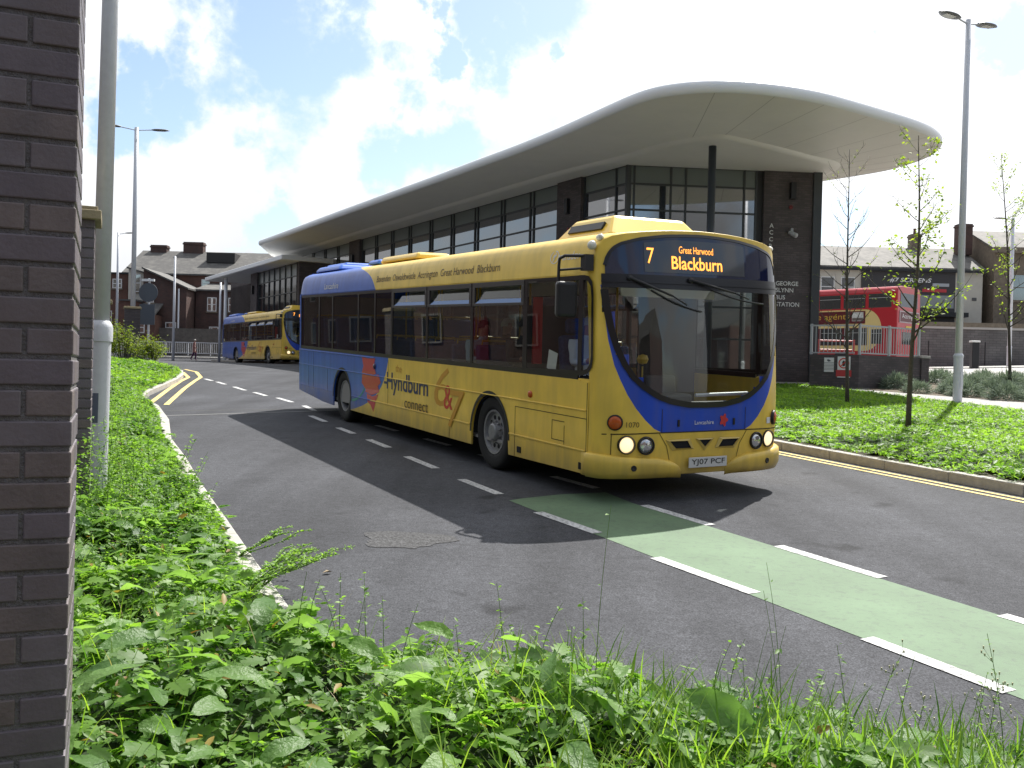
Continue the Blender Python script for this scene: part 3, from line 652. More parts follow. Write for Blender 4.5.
    # --- front details
    for y0, z0, on in ((-.97, .625, 1), (-.755, .615, 0), (.755, .615, 0), (.97, .625, 1)):
        p = FP(y0, z0); dy = .12*(1 if y0 > 0 else -1)*abs(y0)
        ax = Vector((1, dy*1.5, 0)).normalized(); p = p-ax*.02
        t = MB(); t.lathe([(0, .098), (.045, .098), (.05, .09), (.04, .084), (.03, .084)], p, ax); hl = t.build('headlight', m_blk, bus, smooth=False, auto=40)
        t = MB(); t.lathe([(.02, .083), (.034, .078), (.046, .05), (.05, .001)], p, ax); t.build('lens', m_lampon if on else m_lampoff, hl, smooth=True)
    for y0 in (-1.09, 1.09):
        p = FP(y0, .86); s_ = 1 if y0 > 0 else -1; ax = Vector((1, .75*s_, 0)).normalized(); p = p-ax*.012
        t = MB(); t.lathe([(0, .085), (.03, .083), (.034, .072)], p, ax); il = t.build('indicator', m_blk, bus, auto=40)
        t = MB(); t.lathe([(.02, .073), (.034, .066), (.044, .04), (.047, .001)], p, ax); t.build('lens', m_amber, il, smooth=True)
    # bumper: corner lips
    for s_ in (-1, 1):
        btop = interp([.30, .36, .45, .6, 1.0, 1.262], [.33, .40, .44, .475, .50, .53])
        def bf(u, v):
            y = .30+.9615*math.sin(math.pi/2*v); y = min(y, 1.2615); zt = btop(y)
            prof = [(0, .25, -.06), (0, .27, .03), (0, .34, .062), (.5, 0, .062), (.9, 0, .055), (1.0, 0, .03), (1.0, 0, -.005)]
            k = prof[int(round(u*6))]
            z = k[1] if k[1] else .34+(zt-.34)*k[0]
            return FP(y*s_, min(z, zt) if k[1] else z, k[2]*min(1, (y-.29)/.12))
        t = MB(); t.grid(bf, 6, 30); t.build('bumper', m_liv, bus, smooth=True)
        # return of the bumper along the side
        t = MB(); t.grid(lambda u, v: (-.40-.10*v, s_*(1.262+[.0, .028, .03, .026, .0][int(round(u*4))]*(1-v*.6)), [.27, .29, .40, .50, .53][int(round(u*4))]), 4, 4)
        t.build('bumper_return', m_liv, bus, smooth=True)
        p = FP(.90*s_, .385, .06); t = MB(); t.lathe([(0, .032), (.012, .03), (.012, .018), (.004, .001)], p, (1, .3*s_, 0)); t.build('fog_lamp', m_blk, bus, auto=40)
    t = MB(); t.grid(lambda u, v: FP(-.4+.8*v, .29+.05*u, -.01), 1, 10); t.build('valance', m_liv, bus)
    # vents
    def fpoly(name, pts, off, mat, par=bus):
        vs = [tuple(FP(y, z, off)) for y, z in pts]; return MB().add(vs, [tuple(range(len(vs)))]).build(name, mat, par)
    def ring(name, pts, wd, off, mat, par=bus):
        c = sum((Vector(p) for p in pts), Vector((0, 0)))/len(pts); vs = []
        for p in pts:
            p = Vector(p); q = p+(p-c).normalized()*wd; vs += [tuple(FP(p.x, p.y, off)), tuple(FP(q.x, q.y, off*.3))]
        n = len(pts); return MB().add(vs, [(2*i, 2*((i+1) % n), 2*((i+1) % n)+1, 2*i+1) for i in range(n)]).build(name, mat, par)
    for pts in ([(-.47, .655), (-.24, .655), (-.185, .575), (-.39, .575)], [(.47, .655), (.24, .655), (.185, .575), (.39, .575)], [(-.085, .66), (.085, .66), (0, .58)]):
        vv = fpoly('vent', pts, .012, m_dark); ring('vent_rim', pts, .045, .02, M('vent_rim_paint', (.55, .40, .10), .4), vv)
    # seams on the nose
    def fseam(pts, mb, w_=.007):
        for a, c in zip(pts[:-1], pts[1:]):
            a = Vector(a); c = Vector(c); d = (c-a).normalized(); nn = Vector((-d.y, d.x))*w_/2; m_ = 6
            for i in range(m_):
                p = a+(c-a)*i/m_; q = a+(c-a)*(i+1)/m_
                mb.add([tuple(FP(*(p-nn), .004)), tuple(FP(*(q-nn), .004)), tuple(FP(*(q+nn), .004)), tuple(FP(*(p+nn), .004))], [(0, 1, 2, 3)])
    t = MB()
    fseam([(-1.2, .735), (-.57, .748), (.57, .748), (1.2, .735)], t, .012); fseam([(-.57, .75), (-.57, 1.0)], t); fseam([(.57, .75), (.57, 1.0)], t)
    for s_ in (-1, 1):
        fseam([(s_*1.12, .745), (s_*1.12, .52)], t); fseam([(s_*.60, .745), (s_*.50, .60), (s_*.46, .45)], t)
    t.build('panel_seam', M('panel_gap', (.05, .035, .008), .8), bus)
    t = MB()
    for y0 in (-.36, .40): t.obox(FP(y0, .845, .004), (.015, .026, .075))
    t.build('catch', m_blk, bus, bevel=.004)
    lettering('front_lettering', 'Lancashire', m_white, bus, fr(-.15, .825, .008), width=.26)
    lettering('fleet_number', '1070', m_brownink, bus, fr(-.98, .81, .008), width=.14)
    fpoly('rose_badge', [(.25+.05*math.cos(a)*(1+.25*math.cos(5*a)), .865+.06*math.sin(a)*(1+.25*math.cos(5*a))) for a in [2*math.pi*i/40 for i in range(40)]], .008, m_flame)
    fpoly('access_badge', [(.93, .80), (1.0, .80), (1.0, .87), (.93, .87)], .008, m_white)
    pl = MB(); pl.obox((.028, .03, .415), (.012, .52, .112)); pl = pl.build('number_plate', M('plate_white', (.62, .62, .6), .35), bus, bevel=.004)
    lettering('plate_lettering', 'YJ07 PCF', M('plate_black', (.01, .01, .01), .4), pl, lambda a, c: (.0365, -.20+a, .377+c), width=.46, height=.075, bold=.008)
    # wipers
    for (y0, y1, z1, pb) in ((-.93, -.06, 2.04, 0), (-.20, .86, 2.15, 0)):
        t = MB(); p0 = FP(y0, 2.37, .05); p1 = FP(y0+.52*(y1-y0), 2.37+.55*(z1-2.37), .09); p2 = FP(y1-.25*(y1-y0), 2.37+.8*(z1-2.37), .05)
        t.tube([FP(y0, 2.37, .01), p0], .03, 10); t.tube([p0, p1], [.017, .012], 8); t.tube([FP(y0+.1, 2.34, .05), p1], [.010, .010], 8)
        t.tube([p1, p2], .009, 8)
        pts = [FP(y0+.27*(y1-y0)+(y1-y0)*.73*k, 2.33+(z1-2.33)*(.27+.73*k)-.03*math.sin(math.pi*k), .022) for k in [i/8 for i in range(9)]]
        t.tube(pts, .010, 6); t.build('windscreen_wiper', m_blk, bus, smooth=True)
    # marker lamps on the dome
    for y0 in (-1.17, 1.17):
        t = MB(); c = Vector((-.40, y0, 2.80)); t.lathe([(-.03, .001), (-.02, .03), (.02, .035), (.05, .028), (.06, .001)], c, (1, 0, .1), 12); t.build('marker_lamp', M('marker_white', (.7, .68, .6), .3), bus, smooth=True)
    # mirror, offside
    t = MB(); t.obox((-.42, -1.30, 2.53), (.10, .10, .17))
    t.tube([(-.42, -1.34, 2.60), (-.66, -1.43, 2.61), (-.73, -1.455, 2.58), (-.735, -1.46, 2.50), (-.72, -1.47, 2.25)], .017, 10)
    t.tube([(-.44, -1.34, 2.47), (-.73, -1.45, 2.46)], .013, 8)
    mr_ = t.build('mirror_arm', m_blk, bus, auto=40)
    t = MB(); t.obox((-.55, -1.47, 2.14), (.12, .23, .38), rz=R(-14)); t.build('mirror_head', m_blk, mr_, bevel=.035)
    t = MB(); t.lathe([(-.04, .02), (0, .045), (.03, .05), (.06, .035), (.07, .001)], (-.40, -1.25, 2.71), (.6, -.7, .1), 16); t.build('side_camera', M('marker_white', (.7, .68, .6), .3), bus, smooth=True)
    # side lamps
    t = MB(); t.lathe([(0, .042), (.02, .038), (.028, .02), (.03, .001)], (-1.65, -1.27, 1.05), (0, -1, 0), 18); t.build('side_repeater', m_amber, bus, smooth=True)
    t = MB(); t.lathe([(0, .05), (.02, .045), (.03, .001)], (-7.15, -1.27, 1.12), (0, -1, 0), 18); t.build('filler_cap', M('filler_dark', (.05, .03, .07), .3), bus, smooth=True)
    # wheels
    for i, cx in enumerate(WAX):
        for sgn in (-1, 1):
            ax = Vector((0, sgn, 0)); c = Vector((cx, sgn*.93, .485))
            wh = thing('wheel', None, None); wh.parent = bus
            t = MB(); t.lathe([(0, .33), (-.0, .44), (.03, .475), (.07, .483), (.12, .485), (.22, .483), (.27, .474), (.295, .45), (.30, .40), (.295, .335), (.28, .292), (.2, .29)], c, ax, 48); t.build('tyre', m_rub, wh, smooth=True)
            if i == 0:
                pr = [(.27, .292), (.285, .285), (.28, .262), (.235, .245), (.235, .13), (.26, .12), (.30, .11), (.315, .09), (.315, .001)]; hr = .19; hd = .2365
            else:
                pr = [(.27, .292), (.285, .285), (.28, .265), (.20, .25), (.10, .235), (.08, .20), (.08, .13), (.17, .12), (.18, .10), (.18, .001)]; hr = .165; hd = .082
            t = MB(); t.lathe(pr, c, ax, 40); rm = t.build('rim', m_alloy, wh, auto=30)
            t = MB()
            for k in range(10):
                an = 2*math.pi*k/10; q = c+Vector((math.cos(an)*hr, 0, math.sin(an)*hr)); t.lathe([(hd, .029), (hd+.004, .029), (hd+.004, .001)], q, ax, 12)
            t.build('hand_hole', m_dark, rm)
            t = MB()
            for k in range(10):
                an = 2*math.pi*(k+.5)/10; q = c+Vector((math.cos(an)*.135, 0, math.sin(an)*.135)); t.lathe([(hd, .014), (hd+.03, .014), (hd+.035, .001)], q, ax, 6)
            t.build('wheel_nut', M('nut_steel', (.3, .3, .3), .4, metal=.6), rm)
    # livery graphics, offside
    sf = lambda x0, z0, off=.0035, sh=0: (lambda a, c: (x0+a, -1.27-off, z0+c))
    lettering('side_lettering', 'Hyndburn', m_navy, bus, sf(-6.55, .70), width=1.76, height=.36, bold=.02)
    t = MB(); t.box(-6.68, -6.50, -1.2735, -1.27, .86, .90); t.build('lettering_dash', m_navy, bus)
    lettering('side_lettering', 'connect', m_brownink, bus, sf(-5.72, .545, .013), width=.95, height=.13)
    lettering('side_lettering', 'the', m_ghost, bus, sf(-6.15, 1.08), width=.26, height=.12)
    lettering('side_lettering', '6', m_ghost, bus, sf(-4.55, .68), width=.52, height=.56, shear=.2, bold=.0)
    lettering('side_lettering', '&', m_redink, bus, sf(-4.20, .66, .0045), width=.30, height=.34)
    lettering('side_lettering', '7', m_ghost, bus, sf(-4.02, .42, .014), width=.52, height=.52, shear=.2)
    def cove(z):   # surface of the cove
        return interp([2.42, 2.5, 2.6, 2.69, 2.75], [1.27, 1.26, 1.246, 1.228, 1.208])(z)
    cf = lambda x0, z0: (lambda a, c: (x0+a, -cove(z0+c)-.005, z0+c))
    lettering('cove_lettering', 'Baxenden  Oswaldtwistle  Accrington  Great Harwood  Blackburn', m_brownink, bus, cf(-7.15, 2.50), width=4.6, height=.14)
    lettering('cove_lettering', 'Lancashire', m_white, bus, cf(-10.2, 2.49), width=.9, height=.115)
    lettering('cove_lettering', 'transdev', m_white, bus, cf(-1.12, 2.585), width=.46, height=.095)
    t = MB()
    cx_, cz_ = -1.2, 2.63
    for k in range(24):
        a0, a1 = 2*math.pi*k/24, 2*math.pi*(k+.9)/24
        if 5 < k < 8: continue
        q = [(cx_+r*math.cos(a)*1.1, cz_+r*math.sin(a)*.85) for a, r in ((a0, .075), (a1, .075), (a1, .088), (a0, .088))]
        t.add([(x, -cove(z)-.005, z) for x, z in q], [(0, 1, 2, 3)])
    for (x0, z0, x1, z1, w_) in ((-.03, -.05, .03, .05, .014), (-.03, .0, .045, .02, .012), (-.02, .03, .0, -.03, .012)):
        d = Vector((x1-x0, z1-z0)).normalized(); nn = Vector((-d.y, d.x))*w_/2; a = Vector((cx_+x0, cz_+z0)); c = Vector((cx_+x1, cz_+z1))
        t.add([(p.x, -cove(p.y)-.0055, p.y) for p in (a-nn, c-nn, c+nn, a+nn)], [(0, 1, 2, 3)])
    t.build('roundel', m_white, bus)
    # red petals and green swoosh
    petals = [[(-7.83, 1.255), (-7.5, 1.24), (-7.13, 1.255), (-7.20, 1.12), (-7.08, 1.0), (-7.42, .93), (-7.82, .98), (-7.74, 1.1)],
              [(-7.80, .975), (-7.4, .94), (-6.95, .99), (-6.84, .86), (-6.98, .80), (-6.90, .70), (-7.3, .62), (-7.62, .66), (-7.72, .55), (-7.60, .70), (-7.82, .80)],
              [(-7.55, .64), (-7.25, .60), (-6.95, .66), (-7.06, .55), (-7.20, .34), (-7.34, .45), (-7.50, .49)]]
    t = MB()
    for q in petals: t.add([(x, -1.2738, z) for x, z in q], [tuple(range(len(q)))])
    t.build('rose_petal', m_flame, bus)
    t = MB(); arc = [(-8.45+1.0*math.sin(a), 1.15-.70*math.cos(a)) for a in [R(5+4*i) for i in range(20)]]
    for i in range(len(arc)-1):
        (x0, z0), (x1, z1) = arc[i], arc[i+1]; t.add([(x0, -1.2733, z0-.022), (x1, -1.2733, z1-.022), (x1, -1.2733, z1+.022), (x0, -1.2733, z0+.022)], [(0, 1, 2, 3)])
    t.build('green_stem', m_swoosh, bus)
    # roof equipment
    def pod(name, x0, x1, yc, hw_, z0, z1, mat, tx=.15, ty=.1):
        vs = [(x0, yc-hw_, z0), (x1, yc-hw_, z0), (x1, yc+hw_, z0), (x0, yc+hw_, z0), (x0+tx, yc-hw_+ty, z1), (x1-tx, yc-hw_+ty, z1), (x1-tx, yc+hw_-ty, z1), (x0+tx, yc+hw_-ty, z1)]
        return MB().add(vs, [(0,3,2,1),(4,5,6,7),(0,1,5,4),(1,2,6,5),(2,3,7,6),(3,0,4,7)]).build(name, mat, bus, bevel=.045)
    p_ = pod('air_unit', -2.25, -.95, .02, .68, 2.90, 3.16, m_yel, .22, .18)
    t = MB(); t.obox((-1.6, -.585, 3.03), (.75, .03, .10), rx=R(-32)); t.build('air_grille', m_blk, p_)
    pod('roof_hatch', -7.9, -6.15, -.62, .33, 2.90, 3.01, m_yel, .05, .05)
    pod('roof_hatch', -8.6, -8.0, -.62, .33, 2.90, 2.99, M('rear_blue', (.035, .15, .60), .35), .05, .05)
    pod('radiator_hood', -11.6, -9.9, -.45, .62, 2.88, 2.99, M('rear_blue', (.035, .15, .60), .35), .1, .08)
    pod('radiator_hood', -11.4, -10.1, -.45, .45, 2.98, 3.04, M('rear_blue', (.035, .15, .60), .35), .05, .05)
    # interior
    t = MB(); t.box(-11.6, -.9, -1.2, 1.2, .36, .40); t.box(-11.8, -8.2, -1.2, 1.2, .40, .75); t.box(-11.9, -11.8, -1.2, 1.2, .4, 2.4); t.build('floor', m_int, bus)
    t = MB(); t.grid(lambda u, v: (-.8-11.1*u, *[(a*.95, c-.06) for a, c in FULL][int(round(v*nS))]), 6, nS); t.build('ceiling', M('ceiling_cream', (.55, .53, .48), .7), bus)
    sx = [-3.0, -3.8, -4.6, -5.4, -6.2, -7.2, -8.2, -9.3, -10.1, -10.9]
    for k, x in enumerate(sx):
        zf = .40 if x > -8 else .75
        for yc in (-.78, .78):
            t = MB(); t.obox((x, yc, zf+.45), (.42, .86, .10)); t.obox((x-.24, yc, zf+.82), (.10, .86, .74), ry=R(-8)); t.box(x-.05, x+.05, yc-.3, yc+.3, zf, zf+.42)
            se = t.build('seat', m_seat, bus, bevel=.03)
            h = MB(); h.tube([(x-.30, yc-.35, zf+1.12), (x-.31, yc-.33, zf+1.24), (x-.31, yc+.33, zf+1.24), (x-.30, yc+.35, zf+1.12)], .016, 6); h.build('grab_rail', m_hr, se)
    for x in (-2.3, -3.4, -5.0, -6.6, -8.1):
        for yc in (-.35, .35): MB().tube([(x, yc, .4), (x, yc, 2.85)], .017, 8).build('handrail', m_hr, bus)
    # cab: dash, wheel, seat, screen behind the driver
    t = MB(); t.box(-.95, -.42, -1.1, .15, .45, 1.12); t.box(-.85, -.36, -1.05, 1.05, .55, 1.0); t.obox((-.72, -.10, 1.20), (.10, .42, .24), ry=R(-12)); t.build('dashboard', M('dash_grey', (.05, .05, .055), .6), bus, bevel=.03)
    t = MB(); c = Vector((-.98, -.62, 1.30)); t.tube([c+Vector((.07*math.cos(a)*1.2-.0, .23*math.sin(a), .20*math.cos(a)*1.0)) for a in [2*math.pi*i/24 for i in range(25)]], .015, 8, caps=False); t.tube([c, c+Vector((.25, 0, -.25))], .03, 8); t.tube([c+Vector((0, -.22, 0)), c+Vector((0, .22, 0))], .014, 6)
    t.build('steering_wheel', m_blk, bus, smooth=True)
    t = MB(); t.obox((-1.45, -.62, 1.08), (.45, .48, .12)); t.obox((-1.69, -.62, 1.42), (.12, .46, .66), ry=R(-8)); t.obox((-1.76, -.62, 1.86), (.08, .26, .18)); t.box(-1.6, -1.3, -.8, -.45, .4, 1.02); t.build('driver_seat', m_seat, bus, bevel=.04)
    t = MB(); t.box(-1.93, -1.90, -1.2, -.1, .4, 2.1); t.build('cab_partition', M('partition_dark', (.05, .045, .05), .5), bus)
    t = MB(); t.box(-1.86, -1.83, -1.15, -1.03, 1.4, 2.2); t.build('red_sign', M('sign_red', (.5, .02, .02), .5), bus)
    t = MB(); t.obox((-1.28, -1.20, 1.46), (.20, .006, .22), ry=R(12)); t.build('cab_notice', m_white, bus)
    t = MB(); t.tube([(-.75, -.32, 1.2), (-.75, -.32, 1.42)], .01, 6); t.lathe([(-.06, .001), (-.045, .05), (0, .068), (.045, .05), (.06, .001)], (-.75, -.32, 1.50), (0, 0, 1), 14); t.build('cab_fan', M('fan_yellow', (.55, .36, .06), .5), bus)
    t = MB(); t.tube([(-.5, .25, 1.10), (-.42, .95, 1.12)], .02, 8); t.build('door_rail', m_white, bus)
    t = MB(); t.box(-1.0, -.55, -1.1, 1.1, 2.38, 2.80); t.build('destination_box', m_dark, bus)
    t = MB(); t.box(-.60, -.585, -.75, .55, 2.20, 2.33); t.build('sun_blind', M('blind_white', (.6, .6, .58), .7), bus)
    for y0 in (1.0,):   # glazed entrance doors on the nearside front
        t = MB(); t.box(-1.75, -1.72, .3, 1.2, .4, 2.3); t.build('nearside_panel', M('partition_dark', (.05, .045, .05), .5), bus)
    return bus
BR_YAW, BR_P, BR_R = R(-62.3676), .0433, .027
def busmat(x, y, z, yaw, p, r):
    return Matrix.Translation((x, y, z)) @ Matrix.Rotation(yaw, 4, 'Z') @ Matrix.Rotation(p, 4, 'Y') @ Matrix.Rotation(r, 4, 'X')
bus = make_bus(); bus['group'] = 'yellow and blue buses at the station'
far = copy_tree(bus)
bus.matrix_world = busmat(2.1165, 10.3472, -1.3122+CAMZ, BR_YAW, BR_P, BR_R)
far.matrix_world = busmat(-10.75, 49.6, g(-12, 49)-.01, R(-58.4), .004, .006)
far['label'] = 'distant yellow and blue single decker bus behind the tail of the nearest one'
# ------------------------------------------------------------------ people
m_skin = M('skin', (.42, .24, .17), .6)
m_hair = M('hair_dark', (.03, .02, .015), .8); m_hairg = M('hair_grey', (.45, .43, .40), .8)
def person(label, joints, edges, loc, rotz, colfn, mats, group=None, hairmat=None, scale=1.0, tilt=None):
    """joints: name -> (pos, radius); one continuous skinned body"""
    names = list(joints); me = bpy.data.meshes.new('person')
    me.from_pydata([joints[n][0] for n in names], [(names.index(a), names.index(b)) for a, b in edges], [])
    o = bpy.data.objects.new('tmp', me); COL.objects.link(o)
    sk = o.modifiers.new('s', 'SKIN'); sk.use_smooth_shade = True
    for i, n in enumerate(names):
        v = me.skin_vertices[0].data[i]; r = joints[n][1]; v.radius = r if hasattr(r, '__len__') else (r, r); v.use_root = (n == 'pelvis')
    ss = o.modifiers.new('u', 'SUBSURF'); ss.levels = 2; ss.render_levels = 2
    dg = bpy.context.evaluated_depsgraph_get(); dg.update(); m2 = bpy.data.meshes.new_from_object(o.evaluated_get(dg)); bpy.data.objects.remove(o)
    m2.materials.clear()
    for k in mats: m2.materials.append(k)
    for p in m2.polygons: p.material_index = colfn(p.center)
    b = bpy.data.objects.new('person', m2); COL.objects.link(b); tag(b, label, 'person', group)
    b.location = loc; b.rotation_euler = (0, 0, rotz); b.scale = (scale,)*3
    if hairmat:
        h = Vector(joints['head'][0]); r = joints['head'][1]; r = r if not hasattr(r, '__len__') else r[0]
        t = MB()
        t.grid(lambda u, v: (h.x-.012+(r*1.10)*math.sin(u*1.75)*math.cos(v*2*math.pi)*1.0, h.y+(r*1.05)*math.sin(u*1.75)*math.sin(v*2*math.pi), h.z+.01+(r*1.22)*math.cos(u*1.75)), 8, 16)
        t.build('hair', hairmat, b, smooth=True)
    return b
def seated():   # faces +x
    J = {'pelvis': ((0, 0, .12), (.16, .14)), 'waist': ((-.02, 0, .30), (.15, .12)), 'chest': ((-.03, 0, .48), (.18, .13)), 'neckb': ((-.02, 0, .62), (.08, .07)), 'neck': ((0, 0, .69), (.055, .055)), 'head': ((.02, 0, .80), (.085, .095)), 'crown': ((.015, 0, .88), (.07, .075)),
         'nose': ((.125, 0, .795), (.014, .014)),
         'shl': ((-.02, .19, .57), .065), 'ell': ((.06, .25, .33), .05), 'wrl': ((.28, .20, .36), .035), 'hal': ((.37, .18, .38), .035),
         'shr': ((-.02, -.19, .57), .065), 'elr': ((.06, -.25, .33), .05), 'wrr': ((.28, -.20, .36), .035), 'har': ((.37, -.18, .38), .035),
         'hil': ((.06, .10, .09), .095), 'knl': ((.44, .12, .10), .065), 'anl': ((.46, .12, -.30), .045), 'tol': ((.60, .12, -.36), .035),
         'hir': ((.06, -.10, .09), .095), 'knr': ((.44, -.12, .10), .065), 'anr': ((.46, -.12, -.30), .045), 'tor': ((.60, -.12, -.36), .035)}
    E_ = [('pelvis', 'waist'), ('waist', 'chest'), ('chest', 'neckb'), ('neckb', 'neck'), ('neck', 'head'), ('head', 'crown'), ('head', 'nose'), ('chest', 'shl'), ('shl', 'ell'), ('ell', 'wrl'), ('wrl', 'hal'), ('chest', 'shr'), ('shr', 'elr'), ('elr', 'wrr'), ('wrr', 'har'),
          ('pelvis', 'hil'), ('hil', 'knl'), ('knl', 'anl'), ('anl', 'tol'), ('pelvis', 'hir'), ('hir', 'knr'), ('knr', 'anr'), ('anr', 'tor')]
    return J, E_
def seatcol(c):
    if c.z > .68: return 1
    if c.x > .30 and c.z > .25: return 1
    return 0 if c.z > .2 and c.x < .32 else 2
m_trs = M('dark_trousers', (.02, .022, .03), .9)
bw = bus.matrix_world
def on_bus(x, y, z): return bw @ Vector((x, y, z))
J, E_ = seated()
person('bus driver in a white shirt seated at the wheel behind the cab window', J, E_, on_bus(-1.42, -.62, 1.08), BR_YAW, seatcol, [M('white_shirt', (.62, .68, .80), .8), m_skin, m_trs], hairmat=m_hairg)
person('passenger in a pale blue top seated at a middle window of the near bus', J, E_, on_bus(-4.15+.35, -.86, 1.02), BR_YAW, seatcol, [M('pale_blue_top', (.35, .48, .58), .9), m_skin, m_trs], 'passengers on the near bus', hairmat=m_hair)
person('passenger in dark clothes seated behind the cab at the front saloon window', J, E_, on_bus(-3.0+.3, -.80, 1.05), BR_YAW, seatcol, [M('dark_coat', (.03, .03, .035), .9), m_skin, m_trs], 'passengers on the near bus', hairmat=m_hair)
person('grey haired passenger in a brown coat seated in the front half of the near bus', J, E_, on_bus(-3.8+.1, -.55, 1.05), BR_YAW, seatcol, [M('brown_coat', (.14, .09, .05), .9), m_skin, m_trs], 'passengers on the near bus', hairmat=m_hairg)
# the walker far down the road
W = {'pelvis': ((0, 0, .93), (.16, .13)), 'waist': ((0, 0, 1.08), (.15, .12)), 'chest': ((.03, 0, 1.28), (.17, .13)), 'neckb': ((.05, 0, 1.42), (.08, .07)), 'neck': ((.06, 0, 1.47), (.05, .05)), 'head': ((.08, 0, 1.56), (.08, .09)), 'crown': ((.075, 0, 1.63), (.07, .07)), 'nose': ((.18, 0, 1.555), (.014, .014)),
     'shl': ((.03, .17, 1.38), .06), 'ell': ((-.06, .22, 1.13), .045), 'wrl': ((.05, .22, .92), .033), 'hal': ((.09, .22, .84), .03),
     'shr': ((.03, -.17, 1.38), .06), 'elr': ((.02, -.23, 1.12), .045), 'wrr': ((.18, -.22, .97), .033), 'har': ((.24, -.21, .91), .03),
     'hil': ((.0, .09, .86), .10), 'knl': ((.16, .09, .50), .075), 'anl': ((.10, .09, .10), .05), 'tol': ((.24, .09, .035), .036),
     'hir': ((-.0, -.09, .86), .10), 'knr': ((-.02, -.09, .48), .075), 'anr': ((-.22, -.09, .14), .05), 'tor': ((-.12, -.09, .035), .036)}
person('pedestrian in a pinkish coat and purple trousers walking across the road end', W, E_, (-24.9, 74, g(-25, 74)), R(12), lambda c: 1 if (c.z > 1.46 or c.z < .07) else (0 if c.z > .62 else 2),
       [M('pink_coat', (.32, .17, .15), .9), m_skin, M('purple_trousers', (.07, .02, .07), .9)], hairmat=m_hairg)

# ------------------------------------------------------------------ brick piers along the left verge
NBK = [M('blue_grey_brick', (.145, .128, .142), .5, var=.2, vscale=5, bump=.12, bscale=90, var2=(.12, .095, .095)), M('purple_brick', (.125, .106, .122), .5, var=.2, vscale=6, bump=.12, bscale=90, var2=(.13, .11, .118)), M('brown_grey_brick', (.15, .122, .118), .55, var=.25, vscale=5, bump=.15, bscale=80, var2=(.095, .085, .092))]
m_mortar = M('grey_mortar', (.13, .124, .125), .95, var=.3, vscale=20, bump=.6, bscale=120)
m_cope = M('buff_coping', (.30, .25, .15), .8, var=.15, vscale=5, bump=.2)
def pier(label, corner, top, wid, dep, detail, base, ang=R(-156.9)):
    """corner = its right front corner; local x runs along the face to the left, local y runs away"""
    o = thing('brick_pier', label, 'brick pier', (corner[0], corner[1], base), ang, 'brick piers along the left verge')
    H = top-base
    if detail:
        m_ = MB(); m_.box(.005, wid-.005, -.005, -dep+.005, 0, H-.10); m_.build('mortar', m_mortar, o)
        b = MB(); k = 0; z = -0.0
        while z < H-.12:
            j = lambda: random.uniform(-.0015, .0015)
            def br(x0, x1, y0, y1):
                b.box(x0+.0, x1, y0+j(), y1+j(), z+.0105+j()*.5, z+.0735+j()*.5, random.choice((0, 0, 1, 2)))
            if k % 2:
                x = 0
                while x < wid-.02:
                    x2 = min(x+.215, wid); br(x, x2, -0.0, -.103); br(x, x2, -dep, -dep+.103); x = x2+.010
                y = .113
                while y < dep-.113: y2 = min(y+.215, dep-.113); br(0, .103, -y, -y2); br(wid-.103, wid, -y, -y2); y = y2+.010
            else:
                x = .0; first = True
                while x < wid-.02:
                    x2 = min(x+(.103 if first else .215), wid); first = False
                    br(x, x2, 0, -.103 if x > 0 else -.215); br(x, x2, -dep, -dep+.103); x = x2+.010
                y = .225
                while y < dep-.113: y2 = min(y+.215, dep-.113); br(0, .103, -y, -y2); br(wid-.103, wid, -y, -y2); y = y2+.010
            z += .075; k += 1
        b.build('brickwork', NBK, o, bevel=.004)
    else:
        b = MB(); b.box(0, wid, 0, -dep, 0, H-.10); b.build('brickwork', m_dbrick, o)
    c = MB(); c.box(-.045, wid+.045, .045, -dep-.045, H-.10, H-.03); c.box(-.02, wid+.02, .02, -dep-.02, H-.03, H); c.build('coping', m_cope, o, bevel=.008)
    return o
# local frame: x axis = direction (-cos23, -sin23) (to the left and nearer), y axis negative = away
A_ = R(180+23)
pier('tall dark brick pier filling the left edge of the picture', (-1.08, 2.33), 3.02, .66, .45, True, 0.05, A_)
pier('second brick pier with a buff coping, half behind the nearest lamp post', (-3.15, 7.10), 3.02, .66, .45, True, .3, A_)
pier('brick pier with a white coping seen just right of the nearest lamp post', (-9.36, 22.0), 3.36, .66, .45, False, 1.0, A_)
pier('farthest brick pier, behind the thin double headed lamp post', (-15.75, 40.0), 4.32, .62, .45, False, 1.8, A_)
wl = MB()
P0 = Vector((-1.45, 2.45)); dv = Vector((-.3985, .917)); 
for (a, b_) in ((.5, 4.95), (5.75, 21.2), (22.0, 40.6)):
    for k in range(int((b_-a)/1.5)+1):
        t0 = a+k*1.5; t1 = min(b_, t0+1.5)
        if t1-t0 < .1: continue
        p = P0+dv*t0; q = P0+dv*t1; n_ = Vector((dv.y, -dv.x))*.11
        z0 = g(p.x, p.y); z1 = g(q.x, q.y); h = .62
        vs = []
        for pt, zz in ((p, z0), (q, z1)):
            for s_ in (-1, 1):
                for dz_ in (-.2, h): vs.append((pt.x+n_.x*s_, pt.y+n_.y*s_, zz+dz_))
        wl.add(vs, [(0, 1, 3, 2), (4, 6, 7, 5), (0, 4, 5, 1), (2, 3, 7, 6), (1, 5, 7, 3), (0, 2, 6, 4)])
o = wl.build('boundary_wall', m_dbrick, fix=True); tag(o, 'low dark brick wall linking the piers behind the left verge', 'wall')

